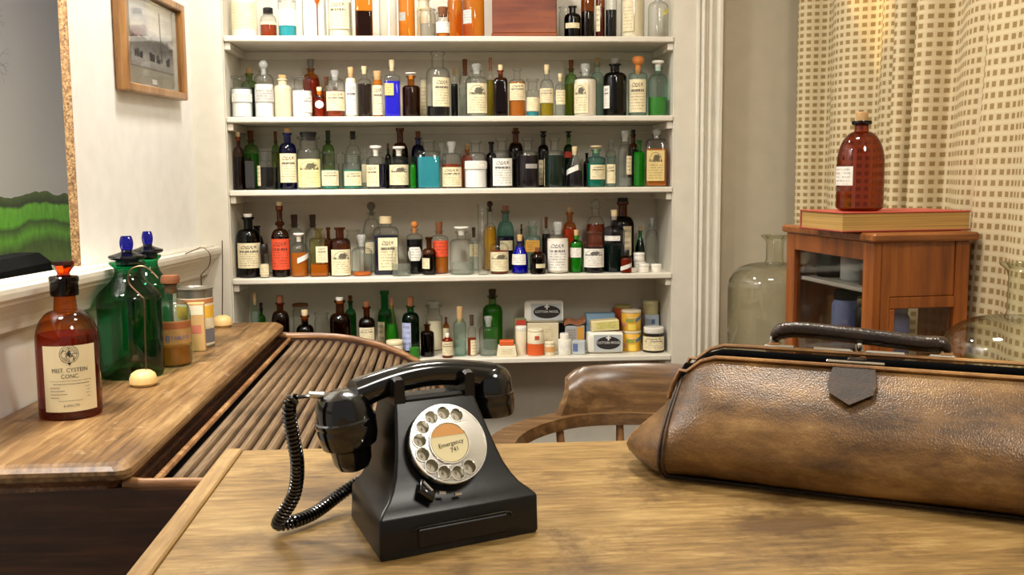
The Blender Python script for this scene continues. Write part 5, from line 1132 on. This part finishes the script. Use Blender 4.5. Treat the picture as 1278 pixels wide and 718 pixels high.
# clasp tab
CX = .219
mb = MB(); pr = [(-.0245, 0), (-.028, -.014), (-.0255, -.023), (0, -.0335), (.0255, -.023), (.028, -.014), (.0245, 0)]
def tabpt(x, dz, off):
    z_ = ZT+dz; v = max(0, min(1, z_/ZT)); return (CX+x, fprof(v)-off-.0015*abs(dz)/.03, z_)
v = [tabpt(x, dz*1.05, .0035) for x, dz in pr]+[tabpt(x, dz*1.05, .0075) for x, dz in pr]
mid0, mid1 = len(v), len(v)+1; v += [tabpt(0, -.015, .0035), tabpt(0, -.015, .0078)]
fs = []
for i in range(7):
    j = (i+1) % 7; fs += [(mid1, 7+i, 7+j), (mid0, j, i), (i, j, 7+j, 7+i)]
mb.add(v, fs, False); tb = mb.build('clasp_tab', LEAF, bg)
mb = MB(); mb.bbox(CX-.034, CX+.034, .079, .086, ZT+.0035, ZT+.0068, .001); mb.build('lock_plate', CHROME, bg)
mb = MB(); mb.bbox(CX-.010, CX+.012, .0845, .096, ZT-.002, ZT+.010, .002); mb.build('lock_catch', DARKM, bg)
for a, b in ((CX-.118, CX-.078), (CX-.058, CX-.008), (CX+.006, CX+.056), (CX+.080, CX+.112)):
    mb = MB(); mb.bbox(a, b, BD-.0755, BD-.068, ZT+.004, ZT+.0135, .002); mb.build('hinge_plate', CHROME, bg)
mb = MB(); mb.lathe([(.004, 0), (.005, .003), (.005, .010), (.003, .012)], 12, cx=CX, cy=BD-.070, cz=ZT+.010); mb.build('lock_knob', CHROME, bg)
# handle
P = smooth_path([(CX-.108, BD-.066, ZT+.018), (CX-.098, BD-.064, ZT+.030), (CX-.07, BD-.062, ZT+.033), (CX, BD-.060, ZT+.029), (CX+.07, BD-.062, ZT+.024), (CX+.094, BD-.064, ZT+.024), (CX+.102, BD-.066, ZT+.014)], 6)
rad = []
for i in range(len(P)):
    q = i/(len(P)-1); rad.append(.0050+.0062*min(1, 6*min(q, 1-q)) if min(q, 1-q) < .17 else .0105)
mb = MB(); mb.tube(P, rad, 14); hd = mb.build('handle', LEAD, bg)
for cx_, zz in ((CX-.106, ZT+.016), (CX+.101, ZT+.016)):
    mb = MB(); mb.tube([(cx_+.004*cos(2*pi*j/20), BD-.066+.011*cos(2*pi*j/20)*.4, zz+.011*sin(2*pi*j/20)) for j in range(20)], .0020, 6, closed=True); mb.build('handle_ring', CHROME, hd)
    mb = MB(); mb.bbox(cx_-.008, cx_+.008, BD-.074, BD-.060, ZT+.003, ZT+.016, .002); mb.build('handle_loop', LEAT, hd)

# ------------------------------------------------------------------ captain's chair
ch = thing('captains_chair', 'brown wooden captain\'s chair with curved crest and bowed arm behind the table', 'chair', (.390, 1.955, 0), radians(-18.0))
def bow(a, rx=.285, ry=.255): return (rx*sin(a), ry*cos(a))      # a = 0 at the back
angs = [radians(-112+224*i/36) for i in range(37)]
path = []; 
mb = MB(); rings = []
for i, a in enumerate(angs):
    x, y = bow(a); k = abs(math.degrees(a))/112
    z0 = .723-.030*max(0, k-.35)**1.0; th = .026
    wd = .024+.012*k
    nx, ny = sin(a), cos(a)
    rings.append([(x-nx*wd, y-ny*wd, z0), (x-nx*wd*.9, y-ny*wd*.9, z0+th), (x+nx*wd*.9, y+ny*wd*.9, z0+th), (x+nx*wd, y+ny*wd, z0+th*.6), (x+nx*wd, y+ny*wd, z0)])
mb.loft(rings, smooth=False); mb.build('arm_bow', CHAIRW, ch)
mb = MB(); rings = []
for i in range(25):
    q = i/24; e = min(q, 1-q); hgt = .098+.010*sin(pi*q)-.02*max(0, 1-e/.06)
    zb = .748; r_ = []
    def cp(h_, o_, th, sgn):
        lean = 7.0*(1-h_)**1.5*max(0, 1-e/.25)*(-1 if q < .5 else 1)
        a = radians(-38+(52--38)*q+lean); x, y = bow(a); nx, ny = sin(a), cos(a)
        return (x+nx*(o_+sgn*th), y+ny*(o_+sgn*th), zb+hgt*h_)
    CS = ((0, .004, .012), (.35, .006, .0115), (.7, .014, .010), (.92, .024, .010), (1, .028, .006))
    r_ = [cp(*c_, -1) for c_ in CS]+[cp(*c_, 1) for c_ in CS[::-1]]
    rings.append(r_)
mb.loft(rings, smooth=True); mb.build('crest_rail', CHAIRW, ch)
for a in range(-105, 106, 30):
    x, y = bow(radians(a)); mb = MB()
    xb, yb = x*.86, y*.86
    mb.tube([(xb, yb, .46), ((x+xb)/2, (y+yb)/2, .6), (x, y, .735)], [.009, .012, .008], 10); mb.build('spindle', CHAIRL, ch)
mb = MB(); mb.lathe([(.20, .425), (.235, .43), (.245, .445), (.235, .462), (.15, .455), (.02, .452)], 40); mb.build('seat', CHAIRW, ch)
for x, y in ((-.16, -.16), (.16, -.16), (-.15, .15), (.15, .15)):
    mb = MB(); mb.tube([(x*1.25, y*1.25, 0), (x*1.15, y*1.15, .16), (x*1.07, y*1.07, .3), (x, y, .43)], [.014, .022, .017, .02], 10); mb.build('leg', CHAIRW, ch)

# ------------------------------------------------------------------ side table, carboys, display cabinet, book, bottle
SZ = .71
t = thing('side_table', 'dark wooden side table under the curtain carrying the cabinet and carboys', 'table', (0, 0, 0))
mb = MB(); mb.bbox(.735, 1.06, 1.42, 2.80, SZ-.03, SZ, .004); mb.build('tabletop', MAHOGX, t)
for x, y in ((.765, 1.46), (1.03, 1.46), (.765, 2.76), (1.03, 2.76)):
    mb = MB(); mb.bbox(x-.022, x+.022, y-.022, y+.022, 0, SZ-.0295, .003); mb.build('leg', MAHOG, t)
CARB = glass('glass_carboy', (.90, .91, .84), (.26, .28, .20), 2.0)
def carboy(label, x, y, neck, cnt):
    r = .122
    pf = [(.05, .008), (.10, .0), (.118, .006), (r, .02), (r, .16), (r, .27)] + dome(r, .026, .275, .335, 10, .8)[1:] + [(.023, .345), (.0225, neck-.022), (.026, neck-.012), (.036, neck-.004), (.037, neck), (.028, neck+.001), (.021, neck-.01)]
    t = thing('carboy', label, 'carboy', (x, y, SZ+.0005), 0, 'clear glass carboys')
    mb = MB(); mb.lathe(pf, 48, caps=False); mb.add(mb.v[:48], [tuple(range(48))[::-1]], False); mb.build('glass_body', CARB, t)
    return t
carboy('clear glass carboy with a short neck between wall moulding and display cabinet', .886, 2.62, .410, 0)
carboy('clear glass carboy with flared rim in front of the curtain at right', .942, 1.560, .425, 1)
# display cabinet
CBZ = SZ+.0005
DA = radians(6.0)      # yaw of the cabinet
cb = thing('display_cabinet', 'small mahogany display cabinet with a glazed door under the curtain', 'cabinet', (.846, 1.905, CBZ), DA)
CL, CW, CHT = .385, .205, .441      # along y (door side), along x, height to underside of top
def cbox(nm, x0, x1, y0, y1, z0, z1, mat, par=cb, b=.0015):
    mb = MB(); mb.bbox(x0, x1, y0, y1, z0, z1, b); return mb.build(nm, mat, par)
cbox('top_board', -.012, CW+.012, -.014, CL+.012, CHT-.004, CHT+.0135, MAHOGX, b=.004)
cbox('bottom_board', 0, CW, 0, CL, 0, .018, MAHOG)
dd = thing('x', '', '') if False else None
# door on the -x face
door = cbox('door', -.004, .014, .0, .040, .0185, CHT-.0045, MAHOG)
for nm, a in (('door_stile', (-.004, .014, CL-.040, CL, .0185, CHT-.0045)), ('door_rail', (-.004, .014, .0402, CL-.0402, CHT-.042, CHT-.0045)), ('door_rail', (-.004, .014, .0402, CL-.0402, .0185, .055))):
    cbox(nm, *a, MAHOG, door)
PANE = glass('glass_pane', (.95, .95, .94), (.8, .8, .8), .8)
mb = MB(); mb.box(.004, .0055, .0403, CL-.0403, .0552, CHT-.0422); mb.build('pane', PANE, door)
# the near end: upper panel, rails and a glazed lower light
cbox('corner_post', .0145, .034, 0, .022, .0185, CHT-.0045, MAHOG)
cbox('corner_post', CW-.03, CW, 0, .022, .0185, CHT-.0045, MAHOG)
cbox('end_panel', .0342, CW-.0302, .004, .018, CHT-.114, CHT-.0045, MAHOG)
cbox('end_rail', .0342, CW-.0302, .0, .022, CHT-.137, CHT-.1145, MAHOG)
cbox('inner_stile', .0342, .046, 0, .020, .0185, CHT-.1375, MAHOG)
mb = MB(); mb.box(.0465, CW-.0305, .008, .010, .0185, CHT-.1375); mb.build('end_pane', PANE, cb)
cbox('corner_post', .0145, .034, CL-.022, CL, .0185, CHT-.0045, MAHOG); cbox('corner_post', CW-.03, CW, CL-.022, CL, .0185, CHT-.0045, MAHOG)
cbox('back_rail', CW-.016, CW, .0225, CL-.0225, CHT-.12, CHT-.0045, MAHOG)
cbox('back_rail', CW-.016, CW, .0225, .15, .0185, CHT-.1205, MAHOG)
mb = MB(); mb.box(CW-.010, CW-.008, .1505, CL-.0225, .0185, CHT-.1205); mb.build('back_pane', PANE, cb)
cbox('far_panel', .0345, CW-.0305, CL-.016, CL-.004, .0185, CHT-.0045, MAHOG)
cbox('glass_shelf', .016, CW-.02, .024, CL-.024, CHT-.112, CHT-.103, plain('shelf_grey', (186, 180, 168), .35))
Rz = Matrix.Translation(cb.location) @ Matrix.Rotation(DA, 4, 'Z')
def incab(x, y, z_): return tuple(Rz @ Vector((x, y, z_)))
GC = 'jars inside the display cabinet'
def cab_jar(label, x, y, z_, r, h, g, lq, capm, cat='jar', nm='cabinet_jar', lid=.82):
    t = thing(nm, label, cat, incab(x, y, z_+.0005), 0, GC)
    mb = MB(); mb.lathe([(r*.9, 0), (r, .004), (r, h*.72), (r*.86, h*.8), (r*.8, h*lid)], 24); mb.build('body', g, t)
    mb = MB(); mb.lathe([(r*.84, h*lid+.0003), (r*.88, h*lid+.002), (r*.88, h-.002), (r*.8, h)], 24); mb.build('lid', capm, t)
    return t
cab_jar('black jar on the cabinet\'s inner shelf, farthest left through the door', .07, .315, CHT-.103, .030, .072, BLACK, 0, BLACK)
cab_jar('pale pot with buff lid on the cabinet\'s inner shelf', .08, .215, CHT-.103, .034, .070, GREYC, 0, CREAMY)
cab_jar('short dark tin at the near end of the cabinet\'s inner shelf', .07, .105, CHT-.103, .040, .045, plain('dark_tin', (70, 50, 34), .4), 0, plain('dark_tin_lid', (84, 62, 44), .4))
cab_jar('slate blue canister standing behind the cabinet door glass', .075, .235, .2, .036, .115, BLUEB, 0, BLACK, 'canister', 'blue_canister')
cab_jar('black flask with a chrome gleam between two blue canisters in the cabinet', .07, .145, .2, .026, .11, plain('black_glaze', (16, 16, 18), .15), 0, plain('lamp_brass', (190, 186, 170), .2, metal=1), 'flask', 'black_flask')
cab_jar('second slate blue canister nearest the cabinet\'s corner post', .085, .07, .2, .032, .105, BLUEB, 0, BLUEB, 'canister', 'blue_canister')
t = thing('glass_dome', 'low domed clear glass vessel at the bottom of the display cabinet', 'vessel', incab(.105, .17, .0185), 0)
mb = MB(); mb.lathe([(.085, .0), (.086, .06)] + dome(.086, .01, .10, .165, 8)[0:], 32); mb.build('glass_body', GL['cl'], t)
cbox('lower_shelf', .016, CW-.02, .024, CL-.024, .1905, .2, PANE)
# book
bk = thing('book', 'thick old book with red cover and yellowed pages on the display cabinet', 'book', (.921, 2.032, CBZ+CHT+.0142), radians(6.0))
BW, BH, BT = .283, .205, .040
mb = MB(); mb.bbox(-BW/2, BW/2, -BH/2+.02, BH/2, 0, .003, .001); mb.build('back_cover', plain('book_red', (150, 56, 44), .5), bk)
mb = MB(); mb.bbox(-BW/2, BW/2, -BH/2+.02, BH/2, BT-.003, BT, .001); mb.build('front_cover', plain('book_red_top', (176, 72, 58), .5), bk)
m, nt, out = new_mat('page_edges'); p = N(nt, 'ShaderNodeBsdfPrincipled', i_Roughness=.8); nt.links.new(p.outputs[0], out.inputs[0]); tc = N(nt, 'ShaderNodeTexCoord'); mp = N(nt, 'ShaderNodeMapping'); mp.inputs['Scale'].default_value = (2, 2, 700); nt.links.new(tc.outputs['Object'], mp.inputs[0])
nz = N(nt, 'ShaderNodeTexNoise', i_Scale=1.0, i_Detail=3.0); nt.links.new(mp.outputs[0], nz.inputs['Vector']); rp = ramp(nt, [(.3, lin((150, 112, 52))), (.7, lin((204, 168, 96)))]); nt.links.new(nz.outputs['Fac'], rp.inputs[0]); nt.links.new(rp.outputs[0], p.inputs['Base Color'])
mb = MB(); mb.box(-BW/2+.003, BW/2-.003, -BH/2+.0225, BH/2-.003, .0031, BT-.0031); mb.build('pages', m, bk)
mb = MB(); mb.tube([(-BW/2+.002, BH/2-.002, BT/2), (BW/2-.002, BH/2-.002, BT/2)], [(.004, BT/2)]*2, 10); mb.build('spine', MATS['book_red'], bk)
# brown bottle on the book
R = .0465
pf = [(.02, .004), (.034, 0), (.041, .002), (R, .007), (R, .094)] + dome(R, .0145, .096, .160, 12, 1.15)[1:] + [(.0135, .166), (.0135, .172), (.0185, .174), (.0195, .178), (.0185, .181), (.012, .182)]
AMR = glass('glass_red_amber', (.54, .19, .045), (.16, .04, .008), 1.2)
bx, by, bz = .851, 2.0, CBZ+CHT+.0142+BT+.0006
t = bottle_thing('brown_bottle', 'red-brown corked glass bottle with a white label standing on the book', bx, by, bz, pf, AMR)
mb = MB(); mb.lathe([(.0165, .1735), (.0192, .175), (.0200, .178), (.0190, .1815)], 28, caps=False); mb.build('lip', GL['bk'], t)
mb = MB(); mb.lathe([(.010, .172), (.0115, .183), (.0125, .198), (.011, .199)], 20); mb.build('cork', ST['tan'], t)
mb = arc_patch(R+.0007, -1.55, -.30, .052, .090, 14); mb.build('paper_label', paper_mat('white', 'plain'), t)

# ------------------------------------------------------------------ curtains
m, nt, out = new_mat('checked_fabric'); L = nt.links.new
tc = N(nt, 'ShaderNodeTexCoord'); sx = N(nt, 'ShaderNodeSeparateXYZ'); L(tc.outputs['UV'], sx.inputs[0])
def M2(op, a, b=None):
    n_ = N(nt, 'ShaderNodeMath', operation=op)
    for i, v_ in enumerate((a, b)):
        if v_ is None: continue
        if isinstance(v_, (int, float)): n_.inputs[i].default_value = v_
        else: L(v_, n_.inputs[i])
    return n_.outputs[0]
fu, fv = M2('FRACT', sx.outputs[0]), M2('FRACT', sx.outputs[1])
nz = N(nt, 'ShaderNodeTexNoise', i_Scale=9.0, i_Detail=3.0); L(tc.outputs['UV'], nz.inputs['Vector'])
wob = M2('MULTIPLY', M2('SUBTRACT', nz.outputs['Fac'], .5), .12)
sq = M2('MULTIPLY', M2('LESS_THAN', M2('ABSOLUTE', M2('SUBTRACT', M2('ADD', fu, wob), .5)), .285), M2('LESS_THAN', M2('ABSOLUTE', M2('SUBTRACT', M2('ADD', fv, wob), .5)), .25))
st_ = M2('MULTIPLY', M2('GREATER_THAN', M2('ABSOLUTE', M2('SUBTRACT', fv, .5)), .40), .35)
th = M2('FRACT', M2('MULTIPLY', sx.outputs[1], 9.0)); weave = M2('MULTIPLY', M2('LESS_THAN', th, .4), .18)
c1 = N(nt, 'ShaderNodeMixRGB'); c1.inputs[1].default_value = lin((218, 202, 164)); c1.inputs[2].default_value = lin((232, 220, 184)); L(st_, c1.inputs[0])
c2 = N(nt, 'ShaderNodeMixRGB'); c2.inputs[2].default_value = lin((158, 130, 84)); L(M2('SUBTRACT', sq, M2('MULTIPLY', sq, weave)), c2.inputs[0]); L(c1.outputs[0], c2.inputs[1])
df = N(nt, 'ShaderNodeBsdfDiffuse'); L(c2.outputs[0], df.inputs[0]); tl_ = N(nt, 'ShaderNodeBsdfTranslucent'); L(c2.outputs[0], tl_.inputs[0])
mx = N(nt, 'ShaderNodeMixShader'); mx.inputs[0].default_value = .15; L(df.outputs[0], mx.inputs[1]); L(tl_.outputs[0], mx.inputs[2]); L(mx.outputs[0], out.inputs[0])
FAB = m; PITCH = .0212
def curtain(label, pts_top, pts_bot, z0, z1, thick=.0012):
    """sheet hung between two plan curves, uv in pattern repeats along the cloth"""
    o_ = thing('curtain', label, 'curtain', (0, 0, 0), 0, 'checked curtains on the right wall')
    n = len(pts_top); nz_ = 24
    def arc(pts):
        s_ = [0]
        for a, b in zip(pts, pts[1:]): s_.append(s_[-1]+math.hypot(b[0]-a[0], b[1]-a[1]))
        return s_
    su = arc(pts_bot); v = []; uvv = []
    for j in range(nz_+1):
        q = j/nz_
        for i in range(n):
            x = pts_bot[i][0]+(pts_top[i][0]-pts_bot[i][0])*q; y = pts_bot[i][1]+(pts_top[i][1]-pts_bot[i][1])*q
            v.append((x, y, z0+(z1-z0)*q)); uvv.append((su[i]/PITCH, (z0+(z1-z0)*q)/PITCH))
    f = []; us = []
    for j in range(nz_):
        for i in range(n-1):
            q = (j*n+i, j*n+i+1, (j+1)*n+i+1, (j+1)*n+i); f.append(q); us.append([uvv[k] for k in q])
    mb = MB(); mb.add(v, f, True, us); o = mb.build('cloth', FAB, o_)
    md = o.modifiers.new('thickness', 'SOLIDIFY'); md.thickness = thick
    return o_
def folds(y0, y1, n, x, amp, ph_, lean=0.0):
    out = []
    for i in range(n):
        q = i/(n-1); y = y0+(y1-y0)*q
        w_ = q*6.0+ph_+.42*sin(q*9+.6)
        s_ = .5*(1-cos(2*pi*w_)); big = .45+.55*(.5+.5*sin(q*19+1.3))
        out.append((x-amp*(s_**1.25)*big, y+.030*sin(2*pi*w_+.9)*big+lean*sin(q*8)))
    return out
curtain('long checked curtain with soft folds behind the display cabinet', folds(3.19, 1.98, 190, 1.186, .085, -.237), folds(3.175, 2.10, 190, 1.184, .078, -.237, .012), .70, 2.36)
top = [(1.080-.016*sin(i*.42)**2+(.025*(1-i/4)**2 if i < 4 else 0), 1.905-i*.0165) for i in range(36)]; bot = [(1.082-.016*sin(i*.38+.1)**2+(.025*(1-i/4)**2 if i < 4 else 0), 2.060-i*.0215) for i in range(36)]
curtain('nearer checked curtain edge falling in front of the display cabinet\'s right side', top, bot, .80, 2.36)

# curtain rail above the frame
t = thing('curtain_rail', 'thin brass curtain rail above the frame on the right wall', 'curtain rail', (0, 0, 0))
mb = MB(); mb.tube([(1.12, 1.25, 2.372), (1.12, 3.2, 2.372)], .008, 10); mb.build('rail', plain('brass', (176, 140, 70), .3, metal=1), t)
for y in (1.4, 3.1):
    mb = MB(); mb.tube([(1.12, y, 2.386), (1.2145, y, 2.386)], .006, 8); mb.build('bracket', MATS['brass'], t)

# ------------------------------------------------------------------ picture on the left wall
t = thing('framed_picture', 'wood framed black and white photograph hanging on the white wall', 'picture', (wallx(2.53)+.002, 2.53, 1.498), -math.atan(SL))
# local: x = out from the wall, y along it, z up
LP, HP, TH, FWD = .508, .272, .030, .026
for y0, y1, z0, z1 in ((0, FWD, 0, HP), (LP-FWD, LP, 0, HP), (FWD, LP-FWD, 0, FWD*.8), (FWD, LP-FWD, HP-FWD*.8, HP)):
    mb = MB(); mb.bbox(0, TH, y0+.0002, y1-.0002, z0, z1, .003)
    mb.v = [(x, y, z_+.012*y/LP) for x, y, z_ in mb.v]
    mb.build('frame_side', FRAMEW, t)
mb = MB(); mb.box(.004, .010, FWD, LP-FWD, FWD*.8, HP-FWD*.8); mount = mb.build('mount', plain('mount_board', (164, 158, 140), .7), t)
m, nt, out = new_mat('photo_print'); L = nt.links.new
p = N(nt, 'ShaderNodeBsdfPrincipled', i_Roughness=.4); L(p.outputs[0], out.inputs[0]); tc = N(nt, 'ShaderNodeTexCoord'); sx = N(nt, 'ShaderNodeSeparateXYZ'); L(tc.outputs['UV'], sx.inputs[0])
nz = N(nt, 'ShaderNodeTexNoise', i_Scale=9.0, i_Detail=7.0, i_Roughness=.7); L(tc.outputs['UV'], nz.inputs['Vector'])
a1 = N(nt, 'ShaderNodeMath', operation='MULTIPLY_ADD'); a1.inputs[1].default_value = .35; L(nz.outputs['Fac'], a1.inputs[0]); L(sx.outputs[1], a1.inputs[2])
rp = ramp(nt, [(.0, lin((120, 116, 112))), (.3, lin((176, 172, 166))), (.48, lin((112, 110, 108))), (.6, lin((70, 70, 72))), (.66, lin((172, 172, 172))), (.8, lin((214, 212, 208))), (1.0, lin((190, 190, 190))), (1.2, lin((206, 206, 204)))]); L(a1.outputs[0], rp.inputs[0]); L(rp.outputs[0], p.inputs['Base Color'])
mb = MB(); y0, y1, z0, z1 = .088, LP-.072, .070, HP-.03
mb.add([(.0112, y0, z0+.002), (.0112, y1, z0+.010), (.0112, y1, z1+.01), (.0112, y0, z1)], [(0, 1, 2, 3)], False, [[(0, 0), (1, 0), (1, 1), (0, 1)]]); pr_ = mb.build('photograph', m, mount)
PG = plain('print_dark_grey', (74, 74, 76), .5)
mb = MB(); mb.add([(.0118, .33, .10), (.0118, .338, .10), (.0118, .328, HP-.04), (.0118, .320, HP-.04)], [(0, 1, 2, 3)], False)
random.seed(11)
for k in range(16):
    yy = y0+.02+(y1-y0-.06)*random.random(); hh = .012+.014*random.random()
    mb.add([(.0118, yy, .096), (.0118, yy+.012, .096), (.0118, yy+.016, .096+hh), (.0118, yy-.004, .096+hh*.9)], [(0, 1, 2, 3)], False)
mb.build('printed_figures', PG, mount)
mb = MB(); mb.add([(.0114, .245, .036), (.0114, .285, .037), (.0114, .285, .050), (.0114, .245, .049)], [(0, 1, 2, 3)], False); mb.build('caption_slip', INKW, mount)
mb = MB(); mb.box(.0185, .0197, FWD-.001, LP-FWD+.001, FWD*.8-.001, HP-FWD*.8+.001); mb.build('pane', glass('glass_picture', (.95, .95, .95), (.8, .8, .8), 1.0), t)
